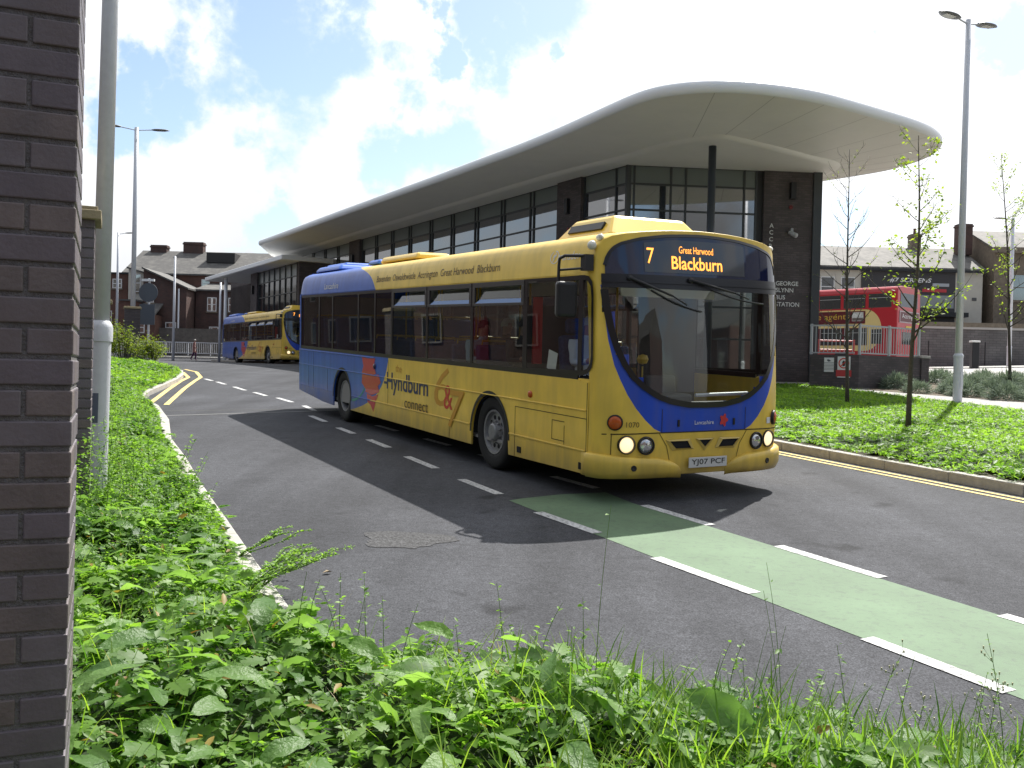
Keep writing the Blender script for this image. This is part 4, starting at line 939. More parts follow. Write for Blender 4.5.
# ------------------------------------------------------------------ street lamps
m_lamp = M('lamp_grey', (.16, .17, .185), .45, metal=.3); m_lampglass = M('lamp_lens', (.45, .45, .42), .2)
def lamp_head(par, p, d, ln=.75):
    """flat teardrop luminaire, p = inner end, d = direction outwards"""
    d = Vector(d).normalized(); s_ = Vector((-d.y, d.x, 0)).normalized(); u = d.cross(s_); u = u if u.z > 0 else -u
    def f(a, b_):
        t = a; wv = .17*math.sin(math.pi*min(1, (t+.10)/1.12))**.65; an = 2*math.pi*b_
        h = .055 if math.sin(an) > 0 else .03
        q = Vector(p)+d*(ln*t)+s_*(wv*math.cos(an))+u*(h*math.sin(an)*min(1, 4*t+.3)*min(1, (1-t)*4+.1)); return q
    t = MB(); t.grid(f, 14, 18); hd = t.build('lamp_head', m_lamp, par, smooth=True)
    t = MB(); c = Vector(p)+d*ln*.55-u*.031; t.add([tuple(c+d*x+s_*y) for x, y in ((-.2, -.09), (.15, -.09), (.15, .09), (-.2, .09))], [(0, 1, 2, 3)]); t.build('lens', m_lampglass, hd)
def street_lamp(label, x, y, zb, H, rz, arms=2, rb=.085, rt=.042, ext=1.15, drop=.0, mat=None, group='street lamps'):
    o = thing('street_lamp', label, 'street lamp', (x, y, zb), rz, group)
    t = MB(); t.tube([(0, 0, -.3), (0, 0, 1.35)], rb, 16); t.lathe([(1.30, rb+.004), (1.35, rb+.012), (1.37, rb+.012), (1.42, rt+.02), (1.43, .01)], (0, 0, 0), (0, 0, 1), 16)
    t.build('base_section', mat or m_steel, o, auto=40)
    t = MB(); t.tube([(0, 0, 1.35), (0, 0, H*.62), (0, 0, H)], [rt+.018, rt+.006, rt-.004], 14); t.build('pole', mat or m_steel, o, smooth=True)
    for s_ in ((-1, 1) if arms == 2 else (1,)):
        t = MB(); t.tube([(0, 0, H-.12), (s_*(ext-.72), 0, H-.03)], .022, 8); t.build('arm', mat or m_steel, o)
        lamp_head(o, (s_*(ext-.80), 0, H-.04), (s_, 0, .06))
    t = MB(); t.box(-.05, .05, -rb-.004, -rb+.01, .5, .95); t.build('access_door', mat or m_steel, o)
    return o
street_lamp('tall double headed street lamp on the right by the footpath', 11.57, 24.6, 1.25, 10.05, R(27), rb=.115, rt=.075)
street_lamp('thin double headed street lamp rising from the far left verge', -16.47, 41, 1.95, 10.15, R(20), ext=1.4, rb=.13, rt=.09)
street_lamp('single headed street lamp farthest away on the left, beyond the last pier', -29.3, 70, 2.1, 9.5, R(0), arms=1, ext=1.3, rb=.12, rt=.08)
street_lamp('single headed street lamp by the grey wall at the right edge, behind a young tree', 27.75, 53, 2.7, 8.55, R(180), arms=1, ext=1.2, rb=.13, rt=.10)
# nearest lamp post, only its lower part is in view
o = thing('lamp_post', 'thick galvanised lamp post standing in the left verge beside the brick piers', 'lamp post', (-3.50, 8, .35)); o.rotation_euler = (0, R(.55), 0)
t = MB(); t.tube([(0, 0, -.2), (0, 0, 1.70)], .087, 28); t.build('base_section', m_steel, o, auto=40)
t = MB(); t.lathe([(1.68, .088), (1.685, .098), (1.80, .098), (1.83, .09), (1.86, .07), (1.861, .05)], (0, 0, 0), (0, 0, 1), 28); t.build('collar', m_steel, o, auto=40)
t = MB(); t.tube([(0, 0, 1.84), (0, 0, 5), (0, 0, 9.6)], [.069, .064, .05], 28); t.build('pole', m_steel, o, smooth=True)
t = MB(); t.tube([(0, 0, 9.4), (.9, 0, 9.7)], .024, 10); t.build('arm', m_steel, o); lamp_head(o, (.85, 0, 9.68), (1, 0, .1))
t = MB(); t.grid(lambda u, v: (.0885*math.sin(-.5+u*.9), -.0885*math.cos(-.5+u*.9), 1.25-.25*v), 8, 1); t.build('sticker', M('sticker_blue_grey', (.10, .12, .17), .5), o)

# ------------------------------------------------------------------ bus station building
CL = Vector((3.77, 32.4)); CR = Vector((10.42, 33.0)); BD = Vector((-.524, .852)); BN = Vector((-.852, -.524))
ed = (CR-CL).normalized(); en = Vector((ed.y, -ed.x))
bsn = thing('bus_station', 'modern dark brick and glass bus station under a sweeping white curved canopy roof', 'bus station', (3.77, 32.4, 1.6))
def F1(t, z, off=0): p = CL+BD*t+BN*off; return (p.x-3.77, p.y-32.4, z-1.6)
def F2(t, z, off=0): p = CL+ed*t+en*off; return (p.x-3.77, p.y-32.4, z-1.6)
def slab(F, t0, t1, z0, z1, o0, o1, mb):
    vs = [F(t0, z0, o0), F(t1, z0, o0), F(t1, z0, o1), F(t0, z0, o1), F(t0, z1, o0), F(t1, z1, o0), F(t1, z1, o1), F(t0, z1, o1)]
    mb.add(vs, [(0,3,2,1),(4,5,6,7),(0,1,5,4),(1,2,6,5),(2,3,7,6),(3,0,4,7)])
def bbuild(F, name, mat, items, par=bsn, bevel=0, frame=None):
    mb = MB()
    for it in items: slab(F, *it, mb)
    return mb.build(name, mat, par, fix=True, bevel=bevel)
# brick material laid along the walls: rotated object frames
def wallbox(name, mat, P, d, t0, t1, z0, z1, thick, off=0, par=bsn, F=None):
    """a wall as its own object whose local x runs along the wall"""
    ang = math.atan2(d.y, d.x); p = P
    mb = MB(); s_ = -1 if F else 1
    mb.box(t0, t1, -off if F is None else off, thick, z0-1.6, z1-1.6)
    o = mb.build(name, mat, par); o.location = (p.x-3.77, p.y-32.4, 0); o.rotation_euler = (0, 0, ang); return o
SZ = 9.14
# long facade: local x along BD; outward normal BN is to the left of BD -> local +y
def W1(name, mat, t0, t1, z0, z1, o0, o1, par=bsn, bevel=0):
    mb = MB(); mb.box(t0, t1, o0, o1, z0-1.6, z1-1.6); o = mb.build(name, mat, par, bevel=bevel); o.rotation_euler = (0, 0, math.atan2(BD.y, BD.x) if par is bsn else 0); return o
def W2(name, mat, t0, t1, z0, z1, o0, o1, par=bsn, bevel=0):   # end face: outward is local -y
    mb = MB(); mb.box(t0, t1, -o0, -o1, z0-1.6, z1-1.6); o = mb.build(name, mat, par, bevel=bevel); o.rotation_euler = (0, 0, math.atan2(ed.y, ed.x) if par is bsn else 0); return o
ZB = 1.3
for (a, b_) in ((2.5, 4.02), (23.3, 24.8), (33.3, 34.8)): W1('brick_pier', m_dbrick, a, b_, ZB, SZ, -.4, .16)
def glazing(Wf, t0, t1, zb, zt, mull, pair=.13):
    gl = Wf('glazing', m_bldglass, t0, t1, zb, zt-.66, -.05, -.02)
    Wf('blind_panel', m_spandrel, t0, t1, zt-.66, zt, -.05, -.018, gl)
    ang = gl.rotation_euler.z
    mb = MB(); s_ = 1 if Wf is W1 else -1
    def bb(a, b2, c, d, e, f): mb.box(a, b2, s_*e, s_*f, c-1.6, d-1.6)
    for z in [zt-.05, zt-.68, zt-1.56, zt-2.6, zt-3.7, zt-4.8, zt-5.9]:
        if z > zb: bb(t0, t1, z-.03, z+.03, -.06, .02)
    for t_ in mull:
        for dd in ((-pair, pair) if pair else (0,)): bb(t_+dd-.03, t_+dd+.03, zb, zt, -.062, .03)
    bb(t0, t0+.06, zb, zt, -.06, .03); bb(t1-.06, t1, zb, zt, -.06, .03)
    o_ = mb.build('window_frame', m_frame, bsn); o_.rotation_euler = (0, 0, ang)
    return gl
glazing(W1, .02, 2.5, ZB, SZ, [.62], 0)
glazing(W1, 4.02, 23.3, ZB, SZ, [6.0, 8.24, 10.47, 12.69, 14.85, 17.17, 19.26, 21.33])
glazing(W1, 24.8, 33.3, ZB, SZ, [26.9, 29.0, 31.1])
W1('wall', m_dbrick, 34.8, 50, ZB, SZ, -.4, .0)
W1('corner_post', m_frame, -.06, .02, ZB, SZ, -.12, .06)
glazing(W2, .03, 4.55, ZB, SZ, [.24, 1.52, 2.04, 4.1], 0)
W2('dark_reveal', M('reveal_dark', (.02, .02, .022), .6), 4.55, 4.76, ZB, SZ, -.5, .02)
endp = W2('brick_pier', m_dbrick, 4.76, 6.62, ZB, SZ, -.6, .12)
W2('corner_column', m_frame, 6.50, 6.80, ZB, SZ, -.30, .20)
# side and rear walls
mb = MB(); q = [CR, CR+Vector((.9, 9)), CR+Vector((.9, 9))+BD*40, CL+BD*50+BN*-.2]
for a, b_ in zip(q[:-1], q[1:]):
    mb.add([(a.x-3.77, a.y-32.4, -.3), (b_.x-3.77, b_.y-32.4, -.3), (b_.x-3.77, b_.y-32.4, SZ-1.6), (a.x-3.77, a.y-32.4, SZ-1.6)], [(0, 1, 2, 3)])
mb.build('rear_wall', m_dbrick, bsn)
# lettering on the end pier
def L2(t0, z0, off=.135): return lambda a, c: F2(t0+a, z0+c, off)
zz = 7.05
for k, ch in enumerate('ACCRINGTON'):
    lettering('sign_lettering', ch, m_white, bsn, L2(4.98, 7.12-.235*k), height=.15, bold=.01)
for k, (wd, z) in enumerate((('GEORGE', 5.14), ('SLYNN', 4.91), ('BUS', 4.66), ('STATION', 4.42))):
    v, f = text_mesh(wd, None, .15, bold=.012); wth = v[:, 0].max()
    fn = L2(5.26, z); MB().add([fn(a, c) for a, c, e in v], f).build('sign_lettering', m_white, bsn)
def box_light(Wf, t0, z):
    f_ = Wf('wall_light', m_blk, t0-.09, t0+.09, z-.28, z+.28, .12, .30); return f_
box_light(W2, 5.75, 8.40); box_light(W1, 3.26, 8.1); box_light(W1, 24.1, 8.0); 
t = MB(); c = Vector(F2(5.75, 6.95, .14)); t.obox(c+Vector((0, -.05, .06)), (.08, .16, .20)); t.lathe([(0, .07), (.30, .085), (.32, .07), (.33, .01)], c+Vector((-.08, -.10, .02)), (.55, -.65, -.45), 14); t.build('security_camera', M('camera_grey', (.42, .43, .44), .4), bsn, auto=40)
t = MB(); t.lathe([(0, .07), (.06, .065), (.065, .001)], F2(5.72, 7.85, .12), (0, -1, 0), 14); t.build('alarm_sounder', M('alarm_red', (.16, .015, .015), .5), bsn, auto=40)
t = MB(); t.lathe([(0, .07), (.06, .065), (.065, .001)], F1(3.2, 7.25, .16), (-.85, -.52, 0), 14); t.build('alarm_sounder', M('alarm_red', (.16, .015, .015), .5), bsn, auto=40)
t = MB(); t.tube([(6.05-3.77, 29.5-32.4, -.3), (6.05-3.77, 29.5-32.4, 9.12-1.6)], .12, 24); t.build('column', M('column_blue_grey', (.06, .07, .085), .4, metal=.3), bsn, smooth=True)
# canopy
EDGE = [(-15.36, 57.09), (-12.2, 51.9), (-9.18, 46.87), (-7, 43.3), (-4.9, 39.87), (-3.1, 36.95), (-1.33, 33.98), (.05, 31.7), (1.3, 29.42), (2.35, 27.3), (3.22, 25.6), (3.95, 24.85), (5.03, 24.45), (6.37, 24.58), (7.73, 25.07), (8.77, 25.68), (10.3, 26.72), (11.4, 27.5), (12.25, 28.25), (12.95, 29.2), (13.25, 30.15), (13.28, 31.2), (12.9, 32.7), (12.16, 33.77), (11.18, 34.93)]
CREASE = [(-15.8, 61.2), (-12.8, 57.2), (-9.9, 52.4), (-7.6, 48.7), (-5.5, 45.3), (-3.8, 42.5), (-2.1, 39.8), (-.7, 37.5), (.9, 34.9), (2.3, 32.9), (3.5, 31.3), (4.4, 29.7), (5.3, 28.8), (6.05, 28.35), (6.8, 28.75), (7.6, 29.3), (8.84, 30.2), (9.6, 30.8), (10.36, 31.3), (10.8, 31.8), (11.0, 32.4), (11.0, 33.1), (10.9, 33.7), (10.7, 34.4), (10.5, 35.2)]
def catm(P, n=5):
    out = []; P = [Vector(p) for p in P]
    for i in range(len(P)-1):
        p0 = P[max(i-1, 0)]; p1 = P[i]; p2 = P[i+1]; p3 = P[min(i+2, len(P)-1)]
        for k in range(n):
            t = k/n; out.append(.5*((2*p1)+(p2-p0)*t+(2*p0-5*p1+4*p2-p3)*t*t+(-p0+3*p1-3*p2+p3)*t**3))
    out.append(P[-1]); return out
EG = catm(EDGE); CG = catm(CREASE); nE = len(EG)-1
# soften the kink in the traced outline
for _ in range(3):
    for A in (EG, CG):
        B = [p.copy() for p in A]
        for i in range(1, len(A)-1): A[i] = B[i]*.5+(B[i-1]+B[i+1])*.25
Lc = lambda p, z: (p.x-3.77, p.y-32.4, z-1.6)
def soff(u, v):
    i = int(round(u*nE)); e = EG[i]; c = CG[i]; p = c+(e-c)*v; return Lc(p, 9.17+.06*v**1.5)
mb = MB(); mb.grid(soff, nE, 6); o = mb.build('outer_soffit', m_soffit, bsn, smooth=True, fix=True)
# crease: a shallow rounded step down to the flat inner soffit
def step(u, v):
    i = int(round(u*nE)); a = CG[max(i-1, 0)]; b_ = CG[min(i+1, nE)]; d = (b_-a).normalized(); nn = Vector((d.y, -d.x))
    nn = -nn if (EG[i]-CG[i]).dot(nn) > 0 else nn
    p = CG[i]+nn*.28*v; return Lc(p, 9.17-.09*math.sin(v*math.pi/2))
mb = MB(); mb.grid(step, nE, 4); mb.build('soffit_step', m_soffit, bsn, smooth=True, fix=True)
inner = [step(i/nE, 1) for i in range(nE+1)]
back = [Lc(CR+Vector((2, 9)), 9.08), Lc(CR+Vector((.9, 9))+BD*30, 9.08)]
MB().add(inner+back, [tuple(range(len(inner)+2))]).build('inner_soffit', m_soffit, bsn)
def fas(u, v):
    i = int(round(u*nE)); a = EG[max(i-1, 0)]; b_ = EG[min(i+1, nE)]; d = (b_-a).normalized(); nn = Vector((d.y, -d.x))
    nn = -nn if (EG[i]-CG[i]).dot(nn) < 0 else nn
    prof = [(-.03, 9.225), (.0, 9.215), (.04, 9.23), (.09, 9.30), (.10, 9.40), (.08, 9.49), (.02, 9.54), (-.12, 9.575), (-.9, 9.62)]
    q = prof[int(round(v*8))]; return Lc(EG[i]+nn*q[0], q[1])
mb = MB(); mb.grid(fas, nE, 8); mb.build('fascia', m_fascia, bsn, smooth=True, fix=True)
top = [(fas(i/nE, 1)) for i in range(nE+1)]
MB().add(top+[Lc(CR+Vector((2, 9)), 9.62), Lc(CR+Vector((.9, 9))+BD*30, 9.62)], [tuple(range(len(top)+2))]).build('roof', m_fascia, bsn)
# soffit panel joints on the outer soffit
for i in range(60, nE-1, 6):
    mb = MB(); a = soff(i/nE, .02); b_ = soff(i/nE, .97); d = Vector((b_[0]-a[0], b_[1]-a[1], 0)).normalized(); n_ = Vector((-d.y, d.x, 0))*.01
    A = [Vector(soff(i/nE, k/6)) for k in range(7)]
    for p, q2 in zip(A[:-1], A[1:]):
        z_ = Vector((0, 0, -.004)); mb.add([tuple(p-n_+z_), tuple(q2-n_+z_), tuple(q2+n_+z_), tuple(p+n_+z_)], [(0, 1, 2, 3)])
    mb.build('soffit_joint', M('joint_grey', (.5, .49, .45), .7), bsn)
# lower far block with its own canopy
W1('wall', m_dbrick, 28.0, 28.4, ZB, 8.1, -.2, 1.93)
glazing2 = W1('glazing', m_bldglass2, 28.4, 36.0, ZB, 8.1, 1.85, 1.9)
W1('blind_panel', m_spandrel, 28.4, 36.0, 7.35, 8.1, 1.9, 1.905, glazing2)
mb = MB()
for k in range(8): mb.box(28.4+k*1.08-.03, 28.4+k*1.08+.03, 1.9, 1.96, ZB-1.6, 6.5)
for z in (8.05, 7.33, 6.4, 5.4, 4.4): mb.box(28.4, 36, 1.9, 1.95, z-1.6-.03, z-1.6+.03)
o = mb.build('window_frame', m_frame, bsn); o.rotation_euler = (0, 0, math.atan2(BD.y, BD.x))
W1('brick_pier', m_dbrick, 36.0, 37.4, ZB, 8.1, -.2, 2.05); box_light(lambda n, m, a, b_, c, d, e, f: W1(n, m, a, b_, c, d, e+1.9, f+1.9), 36.7, 7.0)
W1('wall', m_dbrick, 37.4, 50, ZB, 8.1, -.2, 0)
mb = MB(); poly = [(27.7, 3.1), (45.5, 3.1), (44.5, -1.0), (27.7, -1.0)]
mb.prism(poly, lambda p, a: (p[0], p[1], a), 8.12-1.6, 8.40-1.6); o = mb.build('lower_canopy', m_fascia, bsn, bevel=.05); o.rotation_euler = (0, 0, math.atan2(BD.y, BD.x))
mb = MB(); mb.tube([(41.5, 2.6, -.1), (41.5, 2.6, 6.5)], .12, 12); o = mb.build('column', m_fascia, bsn, smooth=True); o.rotation_euler = (0, 0, math.atan2(BD.y, BD.x))
# ------------------------------------------------------------------ parapet wall, railing, notices
PW = Vector((10.78, 29.5)); BP = Vector((.852, .524)); BF = (Vector((9.62, 30.2))-PW).normalized()
wt = 2.72; wb = 1.5
o = thing('parapet_wall', 'low dark brick wall with a corner beside the station, under the white railing', 'wall', (PW.x, PW.y, wb), math.atan2(BP.y, BP.x))
MB().box(0, 3.05, 0, .3, 0, wt-wb).build('right_face', m_dbrick, o)
mb = MB(); mb.box(0, 1.5, -.3, 0, 0, wt-wb); mb.box(1.2, 1.5, -3.2, -.3, 0, wt-wb); q = mb.build('left_face', m_dbrick, o); q.rotation_euler = (0, 0, math.atan2(BF.y, BF.x)-math.atan2(BP.y, BP.x))
MB().box(3.05, 3.45, -.05, .35, 0, wt-wb-.02).build('end_pier', m_dbrick, o)
MB().box(3.02, 3.48, -.08, .38, wt-wb-.02, wt-wb+.07).build('coping', m_conc, o, bevel=.01)
m_rail = M('white_railing', (.42, .44, .44), .45)
def railing(label, origin, d, length, z0, h, posts, n):
    o = thing('railing', label, 'railing', (origin.x, origin.y, z0), math.atan2(d.y, d.x), 'white railings on the parapet wall')
    mb = MB(); mb.box(0, length, -.025, .025, h-.05, h); mb.box(0, length, -.02, .02, .04, .08); mb.build('rail', m_rail, o)
    for p in posts: MB().box(p-.035, p+.035, -.035, .035, 0, h+.03).build('post', m_rail, o)
    mb = MB()
    for k in range(n): x = length*(k+.5)/n; mb.box(x-.009, x+.009, -.009, .009, .08, h-.05)
    b = mb.build('bars', m_rail, o); return o
railing('white railing with a middle post on the right side of the parapet wall', PW+BP*.05+Vector((0, .12)), BP, 3.0, wt, .95, [.03, 1.45, 2.97], 24)
railing('white railing on the parapet wall between the station corner and the wall corner', PW+BF*.12+Vector((.02, .12)), BF, 1.38, wt, .95, [1.33], 11)
# notices on the left face of the wall
ang = math.atan2(BF.y, BF.x); nf = Vector((-BF.y, BF.x)); nf = nf if nf.y < 0 else -nf
def onface(t, z, off): p = PW+BF*t+nf*off; return (p.x, p.y, z)
def notice(label, t0, t1, z0, z1, redbase):
    mid = (t0+t1)/2; q = thing('notice', label, 'notice', (0, 0, 0), 0)
    q.location = onface(mid, z0, .012)
    def F(t, z, off):
        p = onface(t, z, .012+off); return (p[0]-q.location.x, p[1]-q.location.y, z-z0)
    mb = MB(); vs = [F(t0, z0, 0), F(t1, z0, 0), F(t1, z1, 0), F(t0, z1, 0), F(t0, z0, .012), F(t1, z0, .012), F(t1, z1, .012), F(t0, z1, .012)]
    mb.add(vs, [(0,3,2,1),(4,5,6,7),(0,1,5,4),(1,2,6,5),(2,3,7,6),(3,0,4,7)]); mb.build('board', m_white, q, fix=True)
    fl = lambda a, z, off: F(a, z, off)
    if redbase:
        h = z1-z0; mb = MB(); mb.add([fl(t0+.04, z0+.03, .016), fl(t1-.04, z0+.03, .016), fl(t1-.04, z0+h*.36, .016), fl(t0+.04, z0+h*.36, .016)], [(0, 1, 2, 3)]); mb.build('red_panel', M('notice_red', (.45, .04, .04), .5), q)
        mb = MB(); c = (mid, z0+h*.68); n = 28
        for k in range(n):
            a0, a1 = 2*math.pi*k/n, 2*math.pi*(k+1)/n
            mb.add([fl(c[0]+r*math.cos(a), c[1]+r*math.sin(a), .016) for a, r in ((a0, .13), (a1, .13), (a1, .165), (a0, .165))], [(0, 1, 2, 3)])
        mb.add([fl(c[0]+x, c[1]+z, .017) for x, z in ((-.11, .09), (-.09, .11), (.11, -.09), (.09, -.11))], [(0, 1, 2, 3)]); mb.build('prohibition_ring', m_redink, q)
        mb = MB(); mb.add([fl(c[0]+x, c[1]+z, .0165) for x, z in ((-.03, -.09), (.04, -.09), (.05, .04), (.0, .09), (-.04, .04))], [(0, 1, 2, 3, 4)]); mb.build('pictogram', m_blk, q)
    else:
        mb = MB(); mb.add([fl(mid+x, z1-.08+z, .016) for x, z in ((-.07, -.03), (.02, -.05), (.07, 0), (.03, .03), (-.02, .01))], [(0, 1, 2, 3, 4)])
        for k in range(6): mb.add([fl(t0+.05, z0+.06+k*.045, .016), fl(t1-.06-.03*(k % 3), z0+.06+k*.045, .016), fl(t1-.06-.03*(k % 3), z0+.072+k*.045, .016), fl(t0+.05, z0+.072+k*.045, .016)], [(0, 1, 2, 3)])
        mb.build('print', M('print_grey', (.12, .12, .13), .6), q)
notice('white notice with small print, left of the prohibition notice on the wall', 1.05, .75, 2.17, 2.62, False)
notice('white notice with a red prohibition ring and a red panel on the dark wall', .64, .25, 2.0, 2.66, True)

# ------------------------------------------------------------------ red double decker
dd = thing('double_decker_bus', 'red and cream double decker bus parked behind the railing', 'bus', (18.6, 46.0, 2.34), math.atan2(.736, -.677))
# local x = towards its nose, local y: -y is right ... its visible nearside lies at local y = +0 with body to -y
m_red = M('red_paint', (.42, .012, .022), .32, coat=.4); m_crm = M('cream_paint', (.66, .52, .22), .4); m_mar = M('maroon_paint', (.10, .008, .015), .35)
m_ddg = M('dd_glass', (.03, .035, .035), .05, spec=.8)
LDD, HDD = 10.0, 4.30
mb = MB(); prof = [(.0, .32), (0, 4.0), (-.05, 4.16), (-.16, 4.26), (-.5, 4.30), (-2.0, 4.30), (-2.34, 4.26), (-2.45, 4.16), (-2.5, 4.0), (-2.5, .32)]
pl = prof; n = len(pl)
mb.prism(pl, lambda p, a: (a, p[0], p[1]), 0, LDD); mb.build('body', m_red, dd, bevel=.05)
S = lambda x0, x1, z0, z1, off=.01: [(x0, off, z0), (x1, off, z0), (x1, off, z1), (x0, off, z1)]
def win(x0, x1, z0, z1):
    mb = MB(); mb.box(x0, x1, -.01, .010, z0, z1); w_ = mb.build('side_window', m_ddg, dd, bevel=.03)
    MB().box(x0+.02, x1-.02, .010, .016, z1-.22, z1-.20).build('window_bar', m_rail, w_)
for k in range(7): win(.30+k*1.33, .30+k*1.33+1.17, 3.24, 3.93)
for k in range(6): win(1.50+k*1.33, 1.50+k*1.33+1.17, 1.42, 2.22)
win(.72, 1.32, 1.45, 2.18)
# cream sweep: band with a rounded tail end
mb = MB(); arc = [(1.62-.85*math.sin(a)-.0, 2.14+1.03*math.cos(a)) for a in [math.pi*i/18 for i in range(19)]]
outer = [(LDD-.3, 3.17)]+arc+[(LDD-.3, 1.11)]
mb.add([(x, .004, z) for x, z in outer], [tuple(range(len(outer)))]); mb.build('cream_band', m_crm, dd)
MB().box(1.5, LDD-.3, .004, .006, 1.38, 2.26).build('window_band', m_mar, dd)
MB().box(1.62, 8.4, .006, .012, 2.47, 3.10).build('advert_panel', m_mar, dd)
# text runs from the nose towards the tail as seen: x decreases to the right
lettering('advert_lettering', 'your local estate agents', M('gold_lettering', (.55, .36, .05), .5), dd, lambda a, c: (7.75-a, .016, 2.60+c), width=5.3, height=.40)
MB().box(1.72, 2.32, .012, .015, 2.60, 3.04).build('advert_picture', M('advert_photo', (.5, .52, .5), .5, var=.5, vscale=6), dd)
MB().box(1.74, 2.30, .0155, .017, 2.62, 2.76).build('advert_picture', M('advert_photo_dark', (.12, .10, .09), .5), dd)
mb = MB(); mb.box(-.012, .0, -2.15, -.30, 3.28, 3.95); mb.build('rear_upper_window', M('dd_rear_glass', (.05, .07, .09), .08, spec=.8), dd, bevel=.005)
f_ = MB().box(-.03, -.005, -2.35, -.22, 2.50, 3.08).build('rear_sign_frame', M('dull_silver', (.40, .32, .33), .4), dd)
MB().box(-.036, -.03, -2.28, -.30, 2.56, 3.02).build('rear_sign', m_mar, f_)
lettering('rear_lettering', 'Accrington', m_white, dd, lambda a, c: (-.042, -.45-a, 2.66+c), width=1.6, height=.28)
MB().box(-.012, 0, -1.9, -.6, 1.45, 2.05).build('rear_lower_window', m_ddg, dd)
MB().box(-.014, 0, -1.55, -.95, 2.22, 2.36).build('rear_plate', M('yellow_plate', (.6, .42, .02), .4), dd)
for y_ in (-.22, -2.28):
    for z_, mm in ((1.15, m_flame), (1.35, m_amber)): MB().lathe([(0, .07), (.02, .06), (.025, .001)], (-.0, y_, z_), (-1, 0, 0), 14).build('tail_light', mm, dd, smooth=True)
for x_ in (2.9, 7.9):
    for y_ in (-.02, -2.2):
        wh = thing('wheel', None, None); wh.parent = dd
        MB().lathe([(0, .3), (0, .46), (.05, .5), (.24, .5), (.28, .46), (.28, .3)], (x_, y_-.28+.01, .5-.02), (0, 1, 0), 30).build('tyre', m_rub, wh, smooth=True)
        MB().lathe([(.24, .3), (.25, .28), (.15, .2), (.17, .1), (.2, .001)], (x_, y_-.28+.01, .48), (0, 1, 0), 24).build('rim', m_alloy, wh, auto=30)
    MB().grid(lambda u, v: (x_+.56*math.cos(math.pi*u)*v, .006, .48+.56*math.sin(math.pi*u)*v), 20, 1).build('wheel_arch', m_blk, dd)

# pale red cart/frame standing behind the railing
o = thing('red_rack', 'small red and white tubular frame standing behind the railing post', 'rack', (10.9, 31.0, 1.9))
mb = MB()
for x in (-.9, .25):
    mb.tube([(x, 0, 0), (x, 0, 1.35)], .03, 8)
for z in (.55, 1.0, 1.3): mb.tube([(-.9, 0, z), (.25, 0, z)], .028, 8)
mb.build('frame', M('pale_red', (.55, .10, .09), .5), o)

# ------------------------------------------------------------------ far right: wall, shops, cabinet
m_gwall = brick('grey_block', (.15, .145, .14), (.115, .11, .108), (.085, .082, .08), bw=.44, bh=.15)
o = thing('grey_wall', 'long grey block wall with a pale coping behind the red bus', 'wall', (20, 55.6, 2.4))
MB().box(0, 30, 0, .35, 0, 2.75).build('masonry', m_gwall, o); MB().box(-.04, 30, -.05, .4, 2.75, 2.87).build('coping', M('pale_coping', (.42, .41, .38), .8), o)
for x_ in (1.3, 4.6, 8.2):
    q = MB(); q.tube([(24.5+x_-1.6, 55.2, 2.7), (24.5+x_-1.6, 55.2, 4.4)], .035, 8); q = q.build('thin_post', m_blk); tag(q, 'thin black post in front of the long grey wall', 'post', 'thin black posts along the grey wall')
o = thing('utility_cabinet', 'black cabinet with a white cap behind the right hand street lamp', 'cabinet', (22.4, 46, 2.5))
MB().box(-.17, .17, -.15, .15, 0, 1.45).build('body', m_blk, o, bevel=.02); MB().box(-.2, .2, -.18, .18, 1.45, 1.53).build('cap', m_white, o, bevel=.02)
def gable_house(o, x0, x1, y0, y1, z0, ze, zr, mw, mr, over=.25, par=None):
    """ridge along x"""
    ym = (y0+y1)/2
    mb = MB(); mb.box(x0, x1, y0, y1, z0, ze)
    for x in (x0, x1): mb.add([(x, y0, ze), (x, y1, ze), (x, ym, zr)], [(0, 1, 2)])
    w_ = mb.build('wall', mw, o)
    mb = MB()
    for s_, ya in ((1, y0-over), (-1, y1+over)):
        sl = (zr-ze)/(ym-y0); ze2 = ze-over*sl
        vs = [(x0-.1, ya, ze2), (x1+.1, ya, ze2), (x1+.1, ym, zr), (x0-.1, ym, zr)]
        mb.add(vs+[(a, b_, c+.14) for a, b_, c in vs], [(0,3,2,1),(4,5,6,7),(0,1,5,4),(1,2,6,5),(2,3,7,6),(3,0,4,7)])
    r_ = mb.build('roof', mr, o, fix=True)
    return w_, r_
def window(o, x, z, w_, h_, y, mat_f=None, mat_g=None, bars=1):
    """window set in a wall facing -y"""
    f_ = MB(); d = .07; mf = mat_f or m_white
    f_.box(x, x+w_, y-.03, y+.02, z, z+.07); f_.box(x, x+w_, y-.03, y+.02, z+h_-.07, z+h_); f_.box(x, x+.07, y-.03, y+.02, z+.07, z+h_-.07); f_.box(x+w_-.07, x+w_, y-.03, y+.02, z+.07, z+h_-.07)
    if bars: f_.box(x+.07, x+w_-.07, y-.028, y+.02, z+h_*.5-.03, z+h_*.5+.03)
    fo = f_.build('window', mf, o)
    MB().box(x+.05, x+w_-.05, y-.012, y-.008, z+.05, z+h_-.05).build('pane', mat_g or m_bldglass, fo)
    MB().box(x-.08, x+w_+.08, y-.10, y, z-.12, z).build('sill', m_stone, fo)
    return fo
